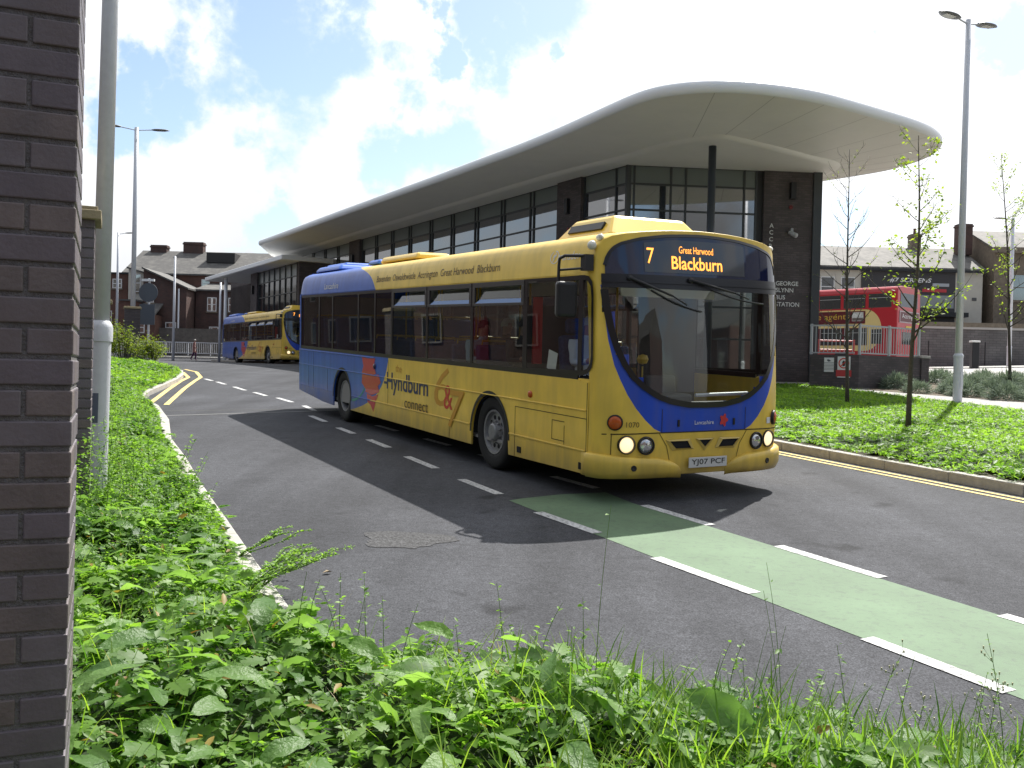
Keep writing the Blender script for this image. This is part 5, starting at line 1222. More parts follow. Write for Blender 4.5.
def chimney(o, x, y, z0, z1, w_=1.0, d=.6, pots=2, mat=None):
    c = MB(); c.box(x-w_/2, x+w_/2, y-d/2, y+d/2, z0, z1); c.box(x-w_/2-.06, x+w_/2+.06, y-d/2-.06, y+d/2+.06, z1-.25, z1-.12); c = c.build('chimney', mat or m_rbrick2, o)
    for k in range(pots):
        px = x-w_/2+w_*(k+.5)/pots; MB().lathe([(0, .13), (.35, .10), (.45, .12), (.5, .12), (.5, .08)], (px, y, z1), (0, 0, 1), 10).build('chimney_pot', M('clay_pot', (.14, .08, .05), .8), c)
    return c
sh_ = thing('shop_row', 'long shop row with a pale slate roof and a dark sign board, far right', 'shops', (22, 75, 3.0))
# local coords: x 0..  (world x-22), z (world-3)
gable_house(sh_, -1, 15.0, 0, 8, 0, 8.05, 10.05, m_cream, m_slate2)
MB().box(5.4, 12.8, -.12, 0, 3.5, 8.02).build('shopfront_cladding', M('cladding_dark', (.045, .042, .045), .6), sh_)
MB().box(-1.1, 15.1, -.42, -.26, 7.72, 7.90).build('gutter', m_blk, sh_)
lettering('shop_lettering', '#7 SCREENS', m_white, sh_, lambda a, c: (7.6+a, -.14, 6.85+c), width=3.3, height=.38, shear=.2, bold=.02)
MB().box(11.0, 12.3, -.15, -.12, 6.6, 6.85).build('shop_stripe', M('stripe_pale', (.4, .42, .45), .5), sh_)
MB().box(10.2, 12.1, -.16, -.12, 6.15, 6.4).build('shop_stripe', M('stripe_red', (.5, .04, .05), .5), sh_)
MB().box(9.6, 12.7, -.15, -.12, 4.9, 5.9).build('shop_glazing', M('frosted_panel', (.28, .30, .30), .3), sh_)
MB().box(9.5, 13.6, -.8, 0, 4.2, 4.55).build('awning', m_blk, sh_)
for x_ in (.6, 2.2, 3.8): window(sh_, x_, 5.6, 1.1, 1.6, -.0)
MB().box(14.2, 14.55, -.04, 0, 5.55, 5.8).build('vent', M('vent_dark', (.1, .1, .1), .7), sh_)
chimney(sh_, 2.7, 4, 9.6, 11.2, 1.0, .8, 1, m_stone); chimney(sh_, 11.2, 4, 9.6, 11.3, .8, .8, 1, m_stone); chimney(sh_, 14.6, 2.6, 9.5, 12.0, 1.1, .9, 1, m_rbrick2)
st_ = thing('stone_building', 'brown sandstone building at the right edge beyond the white shop wall', 'building', (37.5, 74.6, 3.0))
gable_house(st_, 0.2, 16, 0, 9, 0, 9.6, 11.6, m_stone, m_slate2)
MB().box(.0, 16.2, -.5, 0, 9.3, 9.75).build('cornice', m_stone, st_)
for x_ in (1.6, 4.6, 7.6): window(st_, x_, 5.6, 1.3, 2.1, 0, mat_f=m_stone)
bw_ = thing('brown_wall', 'brown stone yard wall between the shops and the grey block wall', 'wall', (20, 70, 2.8)); MB().box(0, 30, 0, .4, 0, 3.7).build('masonry', m_stone, bw_)

# ------------------------------------------------------------------ far left: terrace backs
Zb = 3.0
th = thing('terrace_house', 'long red brick terrace with a dark slate roof and two broad chimney stacks', 'house', (-35, 85, Zb))
gable_house(th, 0, 19, 0, 9, 0, 7.15, 9.55, m_rbrick, m_slate, .3)
chimney(th, 1.5, 4.5, 8.6, 10.2, 1.5, .8, 0); chimney(th, 4.75, 4.5, 8.6, 10.55, 1.85, .8, 0)
mb = MB(); mb.obox((8.0, 3.0, 8.9), (2.6, 2.0, .9)); mb.build('dormer', M('dormer_dark', (.03, .028, .028), .7), th)
for x_ in (5.6, 10.9, 13.1): MB().obox((x_, 2.0, 8.02), (.7, .8, .08), rx=R(24.5)).build('skylight', m_bldglass, th)
window(th, 6.95, 5.95, .75, .75, 0); window(th, 10.2, 4.2, .9, 1.4, 0); window(th, 13.2, 4.2, .9, 1.4, 0); window(th, 15.6, 4.2, .9, 1.4, 0); window(th, 11.5, 1.2, .9, 1.4, 0)
def outrigger(label, x0, x1, y0, y1, ze, zr, mw, mr, gable='x', wins=(), z0=Zb, cat='house extension'):
    o = thing('rear_extension', label, cat, (x0, y0, z0))
    W_ = x1-x0; D_ = y1-y0
    mb = MB(); mb.box(0, W_, 0, D_, 0, ze-z0)
    mb.add([(0, 0, ze-z0), (0, D_, zr-z0), (0, D_, ze-z0)], [(0, 1, 2)]) if gable == 'lean' else None
    if gable == 'side': mb.add([(0, 0, zr-z0), (0, D_, zr-z0), (0, D_, ze-z0), (0, 0, ze-z0)], [(0, 1, 2, 3)]); mb.add([(0, 0, ze-z0), (W_, 0, ze-z0), (0, 0, zr-z0)], [(0, 1, 2)])
    mb.build('wall', mw, o)
    if gable == 'side': vs = [(-.1, -.2, zr-z0), (W_+.2, -.2, ze-z0-.1), (W_+.2, D_, ze-z0-.1), (-.1, D_, zr-z0)]
    elif gable == 'lean': vs = [(-.1, -.2, ze-z0-.08), (W_+.1, -.2, ze-z0-.08), (W_+.1, D_, zr-z0), (-.1, D_, zr-z0)]
    else: vs = [(-.1, -.1, ze-z0), (W_+.1, -.1, ze-z0), (W_+.1, D_, ze-z0), (-.1, D_, ze-z0)]
    MB().add(vs+[(a, b_, c+.14) for a, b_, c in vs], [(0,3,2,1),(4,5,6,7),(0,1,5,4),(1,2,6,5),(2,3,7,6),(3,0,4,7)]).build('roof', mr, o, fix=True)
    for (x, z, w_, h_) in wins: window(o, x-x0, z-z0, w_, h_, 0)
    return o
outrigger('brick rear wing with a single sloping slate roof in the middle of the terrace', -30.9, -27.3, 79, 85, 8.35, 9.9, m_rbrick2, m_slate, 'side', [(-30.6, 7.1, .6, 1.2), (-29.0, 4.6, .9, .9)])
outrigger('low flat roofed brick block at the left end of the terrace', -37.5, -32.6, 80, 85, 9.5, 9.5, m_rbrick, m_blk, 'flat', [(-35.6, 8.3, .9, .8), (-33.9, 8.3, .8, .8), (-35.0, 5.2, 1.1, 1.2)])
outrigger('cream rendered rear wing with a dark door between the brick wings', -32.4, -31.0, 79.6, 85, 9.6, 9.95, m_cream, m_slate, 'side', [(-31.9, 8.0, .55, 1.5)])
outrigger('dark brick rear wing behind the distant bus at the right of the terrace', -27.2, -21.5, 81, 85, 8.4, 9.2, m_rbrick2, m_slate, 'lean', [(-26.2, 6.6, .8, 1.2), (-24.4, 6.6, .8, 1.2), (-26.0, 4.4, .8, .9)])
outrigger('low lean-to brick scullery at the foot of the middle rear wing', -31.0, -29.3, 77.4, 79, 6.0, 6.9, m_rbrick, m_slate, 'lean', [(-30.7, 4.5, .6, .9)])
outrigger('tall red brick house end at the left of the terrace behind the road sign', -32.4, -31.0, 77.8, 79.6, 7.1, 7.1, m_rbrick, m_slate, 'flat', [])
for x_ in (-27.9,):
    q = MB(); q.tube([(x_, 78.9, 3.2), (x_, 78.9, 8.3)], .07, 8); q = q.build('drainpipe', m_fascia); tag(q, 'pale downpipe on the middle rear wing of the terrace', 'drainpipe')
gw = thing('yard_wall', 'grey stone yard wall at the foot of the terrace, behind the pedestrian', 'wall', (-31, 78.4, 2.8)); MB().box(0, 14, 0, .35, 0, 2.2).build('masonry', M('wall_grey_stone', (.11, .10, .09), .9, var=.3, vscale=3), gw)
gr = thing('guard_rail', 'pale metal guard rail along the far pavement behind the pedestrian', 'guard rail', (-31.5, 76.2, 2.75))
for k in range(6): MB().box(k*1.8-.03, k*1.8+.03, -.03, .03, 0, 1.05).build('post', m_fascia, gr)
MB().box(0, 9, -.03, .03, 1.0, 1.06).build('rail', m_fascia, gr); MB().box(0, 9, -.03, .03, .15, .2).build('rail', m_fascia, gr)
mb = MB(); [mb.box(k*.15, k*.15+.02, -.01, .01, .2, 1.0) for k in range(60)]; mb.build('bars', m_fascia, gr)
# round sign seen from the back
sg = thing('road_sign', 'round road sign seen from behind on a grey post, far left', 'road sign', (-16.17, 42, 1.95))
MB().tube([(0, 0, 0), (0, 0, 3.75)], .045, 10).build('post', m_steel, sg)
m_signback = M('sign_back', (.085, .10, .12), .5)
MB().lathe([(0, .001), (0, .42), (.02, .42), (.02, .001)], (0, -.07, 3.12), (0, -1, 0), 32).build('round_plate', m_signback, sg, auto=40)
MB().box(-.38, .30, -.09, -.07, 1.7, 2.6).build('rectangular_plate', m_signback, sg)
mb = MB(); mb.box(-.3, .25, -.12, -.0, 3.62, 3.72); mb.build('top_bracket', m_fascia, sg)
for (x_, y_, zt, lab) in ((-21.5, 60, 8.8, 'plain grey pole in front of the terrace between the sign and the bus'), (-19.2, 62, 7.4, 'plain grey pole just left of the distant bus')):
    q = MB(); q.tube([(x_, y_, 2.0), (x_, y_, zt)], [.09, .06], 10); q = q.build('pole', m_steel, smooth=True); tag(q, lab, 'pole')
# unseen houses added outside the frame to give the glass something to reflect
def back_house(label, x, y, rz, H=7.0, W_=6.2, k=0):
    o = thing('terrace_house', label, 'house', (x, y, g(x, y)-.1), rz, 'unseen houses around the viewer')
    MB().box(0, W_, -7, 0, 0, H).build('wall', m_rbrick2, o)
    mb = MB(); mb.add([(0, .3, H-.15), (W_, .3, H-.15), (W_, -3.5, H+2.2), (0, -3.5, H+2.2)], [(0, 1, 2, 3)]); mb.add([(0, -3.5, H+2.2), (W_, -3.5, H+2.2), (W_, -7.2, H-.15), (0, -7.2, H-.15)], [(0, 1, 2, 3)])
    for xx in (0.01, W_-.01): mb.add([(xx, 0, H), (xx, -7, H), (xx, -3.5, H+2.15)], [(0, 1, 2)])
    mb.build('roof', m_slate, o)
    for (a_, c_) in ((.8, 3.8), (3.9, 3.8), (.8, .9)):
        f_ = MB().box(a_, a_+1.3, 0, .05, c_, c_+1.5).build('window', M('dull_window_frame', (.22, .21, .20), .6), o); MB().box(a_+.1, a_+1.2, .05, .055, c_+.1, c_+1.4).build('pane', m_bldglass, f_)
    MB().box(4.1, 5.0, 0, .05, 0, 2.1).build('door', [m_mar, m_blu][k % 2], o)
nm = ['first', 'second', 'third', 'fourth', 'fifth', 'sixth', 'seventh', 'eighth', 'ninth', 'tenth', 'eleventh', 'twelfth', 'thirteenth', 'fourteenth', 'fifteenth']
for k in range(6): back_house('%s unseen brick terrace house from the left in the row behind the viewer' % nm[k], -16+k*6.2, -13.5, 0, 8.2, k=k)
for k in range(7): back_house('%s unseen brick terrace house from the near end of the row left of the piers' % nm[k], -24-k*.6, 0+k*6.2, R(-90), 7.6, k=k)
for k in range(15): back_house('%s brick terrace house from the near end of the row added on the far left' % nm[k], -29.5-k*3.4, 44.5+k*5.2, R(-120), 7.8, k=k)  # added row keeps bright sky out of the bus window reflections
for k in (0, 1, 2, 5, 6): back_house('%s brick terrace house from the far end of the row added right of the verge' % nm[k], 27, 12-k*6.2, R(90), 7.5, k=k)  # added row darkens the windscreen; its gap lets some sky reflect
# ------------------------------------------------------------------ vegetation
def leafmat(name, c1, c2, rough=.5, trans=.5, tcol=None, spec=.28, bump=0):
    m = bpy.data.materials.new(name); m.use_nodes = True; nt = m.node_tree; p = nt.nodes['Principled BSDF']; o = nt.nodes['Material Output']
    if bump:
        bn = nt.nodes.new('ShaderNodeTexNoise'); bn.inputs['Scale'].default_value = 70; bn.inputs['Detail'].default_value = 4; bt = nt.nodes.new('ShaderNodeTexCoord'); nt.links.new(bt.outputs['Object'], bn.inputs['Vector']); bb_ = nt.nodes.new('ShaderNodeBump'); bb_.inputs['Strength'].default_value = bump; bb_.inputs['Distance'].default_value = .01; nt.links.new(bn.outputs[0], bb_.inputs['Height']); nt.links.new(bb_.outputs[0], p.inputs['Normal'])
    a = nt.nodes.new('ShaderNodeAttribute'); a.attribute_name = 'tint'
    mx = nt.nodes.new('ShaderNodeMix'); mx.data_type = 'RGBA'; nt.links.new(a.outputs['Fac'], mx.inputs[0]); mx.inputs[6].default_value = (*c1, 1); mx.inputs[7].default_value = (*c2, 1)
    nt.links.new(mx.outputs[2], p.inputs['Base Color']); p.inputs['Roughness'].default_value = rough; p.inputs['Specular IOR Level'].default_value = spec
    tr = nt.nodes.new('ShaderNodeBsdfTranslucent'); sc = nt.nodes.new('ShaderNodeVectorMath'); sc.operation = 'MULTIPLY'; nt.links.new(mx.outputs[2], sc.inputs[0]); sc.inputs[1].default_value = tcol or (1.75, 1.8, .95)
    nt.links.new(sc.outputs[0], tr.inputs[0]); ms = nt.nodes.new('ShaderNodeMixShader'); ms.inputs[0].default_value = trans
    nt.links.new(p.outputs[0], ms.inputs[1]); nt.links.new(tr.outputs[0], ms.inputs[2]); nt.links.new(ms.outputs[0], o.inputs[0]); return m
m_leaf = leafmat('leaf_green', (.035, .11, .016), (.22, .38, .055), spec=.42)
m_broad = leafmat('broad_leaf_green', (.085, .18, .05), (.22, .36, .10), rough=.42, spec=.4, bump=.6)
m_grass = leafmat('grass_green', (.05, .14, .015), (.24, .36, .05), rough=.5)
m_treeleaf = leafmat('young_leaf_green', (.10, .18, .02), (.26, .32, .04), trans=.55)
m_silver = leafmat('silver_green', (.13, .18, .13), (.26, .32, .24), trans=.2, tcol=(1.2, 1.2, 1), rough=.8)
m_shrub = leafmat('yellow_green_shrub', (.07, .12, .012), (.20, .24, .03), trans=.45)
m_bark = M('bark', (.075, .065, .05), .9, var=.3, vscale=30, bump=.4, bscale=80)
class Leaves:
    """many leaf instances gathered as one triangle mesh"""
    def __init__(s): s.V = []; s.F = []; s.T = []; s.n = 0
    def add(s, tv, tf, P, yaw, pitch, roll, sx, sy, tint):
        tv = np.asarray(tv, float); tf = np.asarray(tf, int); N_ = len(P); k = len(tv)
        X = tv[None, :, 0]*sx[:, None]; Y = tv[None, :, 1]*sy[:, None]; Z = tv[None, :, 2]*sx[:, None]
        cr, sr = np.cos(roll)[:, None], np.sin(roll)[:, None]; Y, Z = Y*cr-Z*sr, Y*sr+Z*cr
        cp, sp = np.cos(pitch)[:, None], np.sin(pitch)[:, None]; X, Z = X*cp-Z*sp, X*sp+Z*cp
        cy, sy_ = np.cos(yaw)[:, None], np.sin(yaw)[:, None]; X, Y = X*cy-Y*sy_, X*sy_+Y*cy
        V = np.stack([X, Y, Z], 2)+np.asarray(P)[:, None, :]
        s.V.append(V.reshape(-1, 3)); s.F.append((tf[None]+(np.arange(N_)*k)[:, None, None]+s.n).reshape(-1, 3)); s.T.append(np.repeat(tint, k)); s.n += N_*k
    def build(s, name, mat, parent=None, smooth=True):
        V = np.concatenate(s.V).astype(np.float32); F = np.concatenate(s.F).astype(np.int32); T = np.concatenate(s.T).astype(np.float32)
        me = bpy.data.meshes.new(name); me.vertices.add(len(V)); me.vertices.foreach_set('co', V.ravel()); me.loops.add(F.size); me.loops.foreach_set('vertex_index', F.ravel())
        me.polygons.add(len(F)); me.polygons.foreach_set('loop_start', np.arange(0, F.size, 3, dtype=np.int32)); me.polygons.foreach_set('loop_total', np.full(len(F), 3, dtype=np.int32))
        if smooth: me.polygons.foreach_set('use_smooth', np.ones(len(F), dtype=bool))
        at = me.attributes.new('tint', 'FLOAT', 'POINT'); at.data.foreach_set('value', T)
        me.materials.append(mat); me.update(calc_edges=True); me.validate()
        o = bpy.data.objects.new(name, me); COL.objects.link(o)
        if parent: o.parent = parent
        return o
# leaf shapes
LEAF = ([(0, 0, 0), (.35, .24, .06), (.40, 0, -.02), (.35, -.24, .06), (.72, .17, .0), (.74, 0, -.04), (.72, -.17, .0), (1, 0, -.12)],
        [(0, 2, 1), (0, 3, 2), (1, 2, 5), (1, 5, 4), (2, 3, 6), (2, 6, 5), (4, 5, 7), (5, 6, 7)])
def trefoil():
    V = []; F = []
    for a, l in ((0, 1), (1.15, .8), (-1.15, .8)):
        b = len(V)
        for (x, y, z) in [(0.08, 0, 0), (.45, .24, .05), (.5, 0, -.03), (.45, -.24, .05), (.95, 0, -.10)]:
            x *= l; y *= l; V.append((x*math.cos(a)-y*math.sin(a), x*math.sin(a)+y*math.cos(a), z))
        F += [(b, b+2, b+1), (b, b+3, b+2), (b+1, b+2, b+4), (b+2, b+3, b+4)]
    return V, F
TRE = trefoil()
def lobed():
    """deeply cut compound leaf, as on cow parsley and buttercup"""
    V = []; F = []
    for (bx, a, l) in ((.30, .95, .36), (.30, -.95, .36), (.48, .85, .34), (.48, -.85, .34), (.64, .7, .28), (.64, -.7, .28), (.72, 0, .36)):
        for (a2, l2) in ((0, 1), (.75, .55), (-.75, .55)):
            b = len(V); an = a+a2
            for (x, y) in [(0, 0), (.5, .16), (1, 0), (.5, -.16)]:
                x *= l*l2; y *= l*1.5; X = bx+x*math.cos(an)-y*math.sin(an); Y = x*math.sin(an)+y*math.cos(an); V.append((X, Y, -.22*X*X+.06*abs(Y)))
            F += [(b, b+1, b+2), (b, b+2, b+3)]
    b = len(V); V += [(0, -.008, 0), (.75, 0, -.12), (0, .008, 0)]; F.append((b, b+1, b+2))
    return V, F
LOBE = lobed()
def dock():
    V = []; F = []; n = 9
    for i in range(n):
        t = i/(n-1); wd = .21*math.sin(math.pi*min(1, t*.93+.09))**.8*(1+.10*math.sin(t*19)); zc = -.25*t*t+.05*math.sin(t*5)
        for s_ in (-1, -.5, 0, .5, 1): V.append((t, wd*s_, zc+.10*abs(s_)*wd*2+.022*math.sin(t*17+s_*3)*abs(s_)))
    for i in range(n-1):
        for k in range(4):
            a = i*5+k; F += [(a, a+5, a+6), (a, a+6, a+1)]
    return V, F
DOCK = dock()
def blade(n=5, bend=.5):
    V = []; F = []
    for i in range(n):
        t = i/(n-1); wd = .5*(1-t**2.2)+.02; V += [(t*math.cos(bend*t), -wd, -bend*t*t*.45), (t*math.cos(bend*t), wd, -bend*t*t*.45)]
    for i in range(n-1): a = 2*i; F += [(a, a+2, a+3), (a, a+3, a+1)]
    return V, F
BLD = blade()
U = RNG.uniform
def vnoise(x, y, s, seed=0):
    """cheap smooth value noise"""
    x = np.asarray(x)*s+seed*13.7; y = np.asarray(y)*s-seed*7.3
    xi = np.floor(x); yi = np.floor(y); fx = x-xi; fy = y-yi; fx = fx*fx*(3-2*fx); fy = fy*fy*(3-2*fy)
    h = lambda a, b: np.modf(np.abs(np.sin(a*127.1+b*311.7+seed)*43758.5453))[0]
    return (h(xi, yi)*(1-fx)+h(xi+1, yi)*fx)*(1-fy)+(h(xi, yi+1)*(1-fx)+h(xi+1, yi+1)*fx)*fy
def inside(poly, x, y):
    r = np.zeros(len(x), bool); n = len(poly); j = n-1
    for i in range(n):
        xi, yi = poly[i]; xj, yj = poly[j]
        c = ((yi > y) != (yj > y)) & (x < (xj-xi)*(y-yi)/((yj-yi) or 1e-9)+xi); r ^= c; j = i
    return r
def edgedist(pts, x, y):
    d = np.full(len(x), 1e9)
    for (x0, y0), (x1, y1) in zip(pts[:-1], pts[1:]):
        dx, dy = x1-x0, y1-y0; t = np.clip(((x-x0)*dx+(y-y0)*dy)/(dx*dx+dy*dy), 0, 1); d = np.minimum(d, np.hypot(x-x0-t*dx, y-y0-t*dy))
    return d
gv = np.vectorize(g)
def scatter(poly, n, dens=None):
    xs = [p[0] for p in poly]; ys_ = [p[1] for p in poly]; X = []; Y = []
    while sum(map(len, X)) < n:
        x = U(min(xs), max(xs), n*2); y = U(min(ys_), max(ys_), n*2); k = inside(poly, x, y)
        if dens is not None: k &= U(0, 1, len(x)) < dens(x, y)
        X.append(x[k]); Y.append(y[k])
    return np.concatenate(X)[:n], np.concatenate(Y)[:n]
LV = [(x, y) for x, y in KL]
# left verge: from the wall line to the kerb
wallpts = [(-1.2, 1.9), (-1.55, 2.8), (-3.3, 6.9), (-9.6, 21.5), (-15.9, 36.4)]
LPOLY = [(4.0, 1.6), (-1.0, 1.6)]+wallpts[1:]+KL[2:24]
LPOLY = [(x, y) for x, y in LPOLY]
def HL(x, y):
    d = edgedist(KL, x, y); d = np.maximum(d, 0)
    h = .13+.16*np.clip(d/.8, 0, 1)+.12*np.clip((d-.5)/1.2, 0, 1)
    h = h+(vnoise(x, y, 1.6, 1)-.5)*.24+(vnoise(x, y, 4.2, 2)-.5)*.17
    far = np.clip((y-9)/10, 0, 1)
    h = h*(1-.25*far)
    # the verge keeps low along the kerb beyond the corner, and swells by the junction
    edge = np.clip((y-5.0)/1.0, 0, 1); h = h-edge*.13*np.clip(1-d/.35, 0, 1)
    h = h+.10*np.clip((4.9-y)/.8, 0, 1)*np.clip((2.2-x)/2.2, .35, 1)
    return np.maximum(.05, h)+.11
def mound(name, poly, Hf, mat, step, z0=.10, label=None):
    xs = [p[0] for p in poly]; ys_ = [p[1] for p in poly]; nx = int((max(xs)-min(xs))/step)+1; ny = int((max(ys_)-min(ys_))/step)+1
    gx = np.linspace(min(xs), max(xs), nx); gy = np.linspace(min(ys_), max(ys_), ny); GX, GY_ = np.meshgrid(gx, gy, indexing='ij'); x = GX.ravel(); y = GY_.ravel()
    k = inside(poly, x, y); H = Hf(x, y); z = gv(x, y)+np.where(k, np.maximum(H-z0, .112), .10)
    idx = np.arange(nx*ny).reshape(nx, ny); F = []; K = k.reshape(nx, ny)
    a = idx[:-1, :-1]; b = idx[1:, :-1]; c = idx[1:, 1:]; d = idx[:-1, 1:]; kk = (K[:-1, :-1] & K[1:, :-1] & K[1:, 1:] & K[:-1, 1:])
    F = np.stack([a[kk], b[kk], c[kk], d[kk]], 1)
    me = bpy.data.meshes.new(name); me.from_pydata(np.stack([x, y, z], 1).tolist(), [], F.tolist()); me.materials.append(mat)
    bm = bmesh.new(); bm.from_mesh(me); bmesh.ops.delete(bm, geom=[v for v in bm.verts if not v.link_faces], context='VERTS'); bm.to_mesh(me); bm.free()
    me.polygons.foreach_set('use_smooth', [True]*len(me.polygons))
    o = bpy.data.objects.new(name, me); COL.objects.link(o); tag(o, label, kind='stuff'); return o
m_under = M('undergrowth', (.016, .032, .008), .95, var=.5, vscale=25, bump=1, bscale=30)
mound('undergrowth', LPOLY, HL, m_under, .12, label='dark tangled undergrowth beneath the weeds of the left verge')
def tintf(x, y, n, s=1.1, seed=3): return np.clip(.55*U(0, 1, n)+.45*vnoise(x, y, s, seed)+.45*(vnoise(x, y, s*4, seed+1)-.5), 0, 1)
# --- small leafed weeds
NEAR = [(4.2, 1.7), (-1.25, 1.9), (-1.6, 2.9), (-3.0, 6.0), (-2.85, 8.15), (-1.62, 5.62), (-1.12, 4.80), (-.55, 4.35), (-.2, 4.22), (.7, 3.86), (1.9, 3.56), (3.6, 3.2)]
L1 = Leaves()
def put(LV_, tmpl, poly, n, Hf, s0, s1, sink=.16, wid=1.0, pit=(-.5, .45), tmul=1.0, lift=.02, seed=3, dens=None, asp=(.8, 1.2)):
    x, y = scatter(poly, n, dens); H = Hf(x, y); dep = np.abs(RNG.normal(0, sink/2.2, n))
    z = gv(x, y)+np.maximum(H-dep, .13)+lift; s_ = U(s0, s1, n)
    t = np.clip(tintf(x, y, n, 1.1, seed)*tmul, 0, 1)
    LV_.add(*tmpl, np.stack([x, y, z], 1), U(0, 2*math.pi, n), U(pit[0], pit[1], n), RNG.normal(0, .45, n), s_, s_*wid*U(asp[0], asp[1], n), t)
put(L1, TRE, NEAR, 12500, HL, .034, .072, .22)
put(L1, LEAF, NEAR, 5000, HL, .03, .10, .2, .8)
put(L1, LOBE, NEAR, 2600, HL, .07, .15, .16, 1.0, pit=(-.3, .5), lift=.03)
put(L1, LOBE, [(-3.0, 6.0), (-3.4, 7.0), (-6.2, 13.5), (-4.97, 13.4), (-4.1, 11.7), (-3.3, 9.9), (-2.5, 8.2), (-1.9, 6.85), (-1.32, 5.6)], 1500, HL, .07, .13, .12, 1.0, pit=(-.3, .5), lift=.02)
FARL = [(-3.0, 6.0), (-3.4, 7.0), (-9.5, 21.2), (-8.27, 20.88), (-7.17, 18.88), (-6.04, 16.22), (-5.08, 13.65), (-4.22, 11.75), (-3.43, 9.93), (-2.65, 8.25), (-2.04, 6.9), (-1.47, 5.63)]
put(L1, TRE, FARL, 26000, HL, .035, .075, .16, tmul=1.05, dens=lambda x, y: np.clip(9/y, .25, 1))
put(L1, LEAF, FARL, 9000, HL, .04, .08, .16, 1.1, tmul=1.05)
FAR2 = [(-8.8, 19.9), (-15.8, 36.4), (-13, 34.6), (-11.3, 32.1), (-10.45, 29.7), (-9.85, 27.5), (-9.35, 25.2), (-8.85, 22.8), (-8.2, 20.9)]
HL2 = lambda x, y: HL(x, y)+.0
put(L1, LEAF, FAR2, 12000, HL2, .07, .15, .14, 1.0, tmul=1.15)
o = L1.build('leafy_weeds', m_leaf); tag(o, 'small leaved weeds covering the left verge and the near corner', kind='stuff')
# --- broad leaves
L2_ = Leaves()
put(L2_, DOCK, NEAR, 520, HL, .09, .24, .05, .9, pit=(-.25, .55), lift=.03, asp=(.75, 1.25))
put(L2_, DOCK, FARL, 420, HL, .09, .2, .05, 1.0, pit=(-.2, .5), lift=.02)
o = L2_.build('broad_leaf_weeds', m_broad); tag(o, 'broad crinkled dock leaves among the weeds near the camera', kind='stuff')
DL = Leaves()
put(DL, LEAF, NEAR, 420, HL, .03, .09, .12, .7, pit=(-.8, .8)); put(DL, LEAF, FARL, 500, HL, .03, .08, .1, .7, pit=(-.8, .8))
o = DL.build('withered_leaves', leafmat('withered_leaf', (.16, .09, .03), (.34, .27, .07), trans=.3)); tag(o, 'yellowed and withered leaves scattered through the near weeds', kind='stuff')
# --- grass
L3 = Leaves()
def grassput(poly, n, Hf, l0, l1, w_, lift=-.14, dens=None, tmul=1.0, up=(.7, 1.5)):
    x, y = scatter(poly, n, dens); z = gv(x, y)+np.maximum(Hf(x, y)+lift, .11); l = U(l0, l1, n)
    L3.add(*BLD, np.stack([x, y, z], 1), U(0, 2*math.pi, n), U(*up, n), RNG.normal(0, .3, n), l, np.full(n, w_)*U(.6, 1.3, n), np.clip(tintf(x, y, n)*tmul, 0, 1))
NG = [(4.2, 1.7), (.0, 1.9), (-.5, 3.5), (-.2, 4.2), (.7, 3.84), (1.9, 3.54), (3.6, 3.18)]
grassput(NG, 6500, HL, .18, .42, .008, dens=lambda x, y: np.clip((x+.3)/1.2, .08, 1), tmul=1.2)
grassput(NEAR, 1500, HL, .15, .36, .007, tmul=1.2)
grassput([(-1.3, 1.9), (-.2, 1.9), (-.2, 2.9), (-1.4, 2.9)], 60, HL, .2, .4, .006)
grassput(FARL, 2600, HL, .12, .26, .006); grassput(FAR2, 9000, HL2, .15, .32, .011, tmul=1.25)
# --- right verge
RV = [(x+.18, y+.07) for x, y in KRt[1:9]]+[(2.9, 21.5), (4.2, 25), (8.6, 30.8), (9.5, 31.2), (11.85, 21.9), (14.7, 9.5), (15.8, 0)]
def HR(x, y):
    d = edgedist(KRt, x, y); return .14+.10*np.clip(d/.6, 0, 1)+(vnoise(x, y, 1.1, 5)-.5)*.12*np.clip((24-y)/8, .2, 1)+(vnoise(x, y, 3.3, 6)-.5)*.08-.10*np.clip((d-2.5)/2, 0, 1)
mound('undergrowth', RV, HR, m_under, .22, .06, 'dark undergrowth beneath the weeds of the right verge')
RVv = [(5.9, 11.2), (5.15, 13.0), (4.4, 14.9), (2.9, 18.6), (2.6, 20.5), (4.4, 25), (8.6, 30.8), (9.5, 31.2), (11.85, 21.9), (14.2, 11.5), (12, 6), (8.2, 6.5)]
LR = Leaves()
put(LR, TRE, RVv, 30000, HR, .06, .11, .12, tmul=1.15, seed=8)
put(LR, LEAF, RVv, 15000, HR, .07, .14, .12, .9, tmul=1.15, seed=8)
o = LR.build('verge_weeds', m_leaf); tag(o, 'bright green weeds filling the right hand verge behind the kerb', kind='stuff')
L4 = L3; L3 = Leaves()
grassput(RVv, 15000, HR, .10, .22, .009, lift=-.05, tmul=1.2); o = L3.build('verge_grass', m_grass); tag(o, 'tufts of grass in the right hand verge', kind='stuff')
L3 = L4
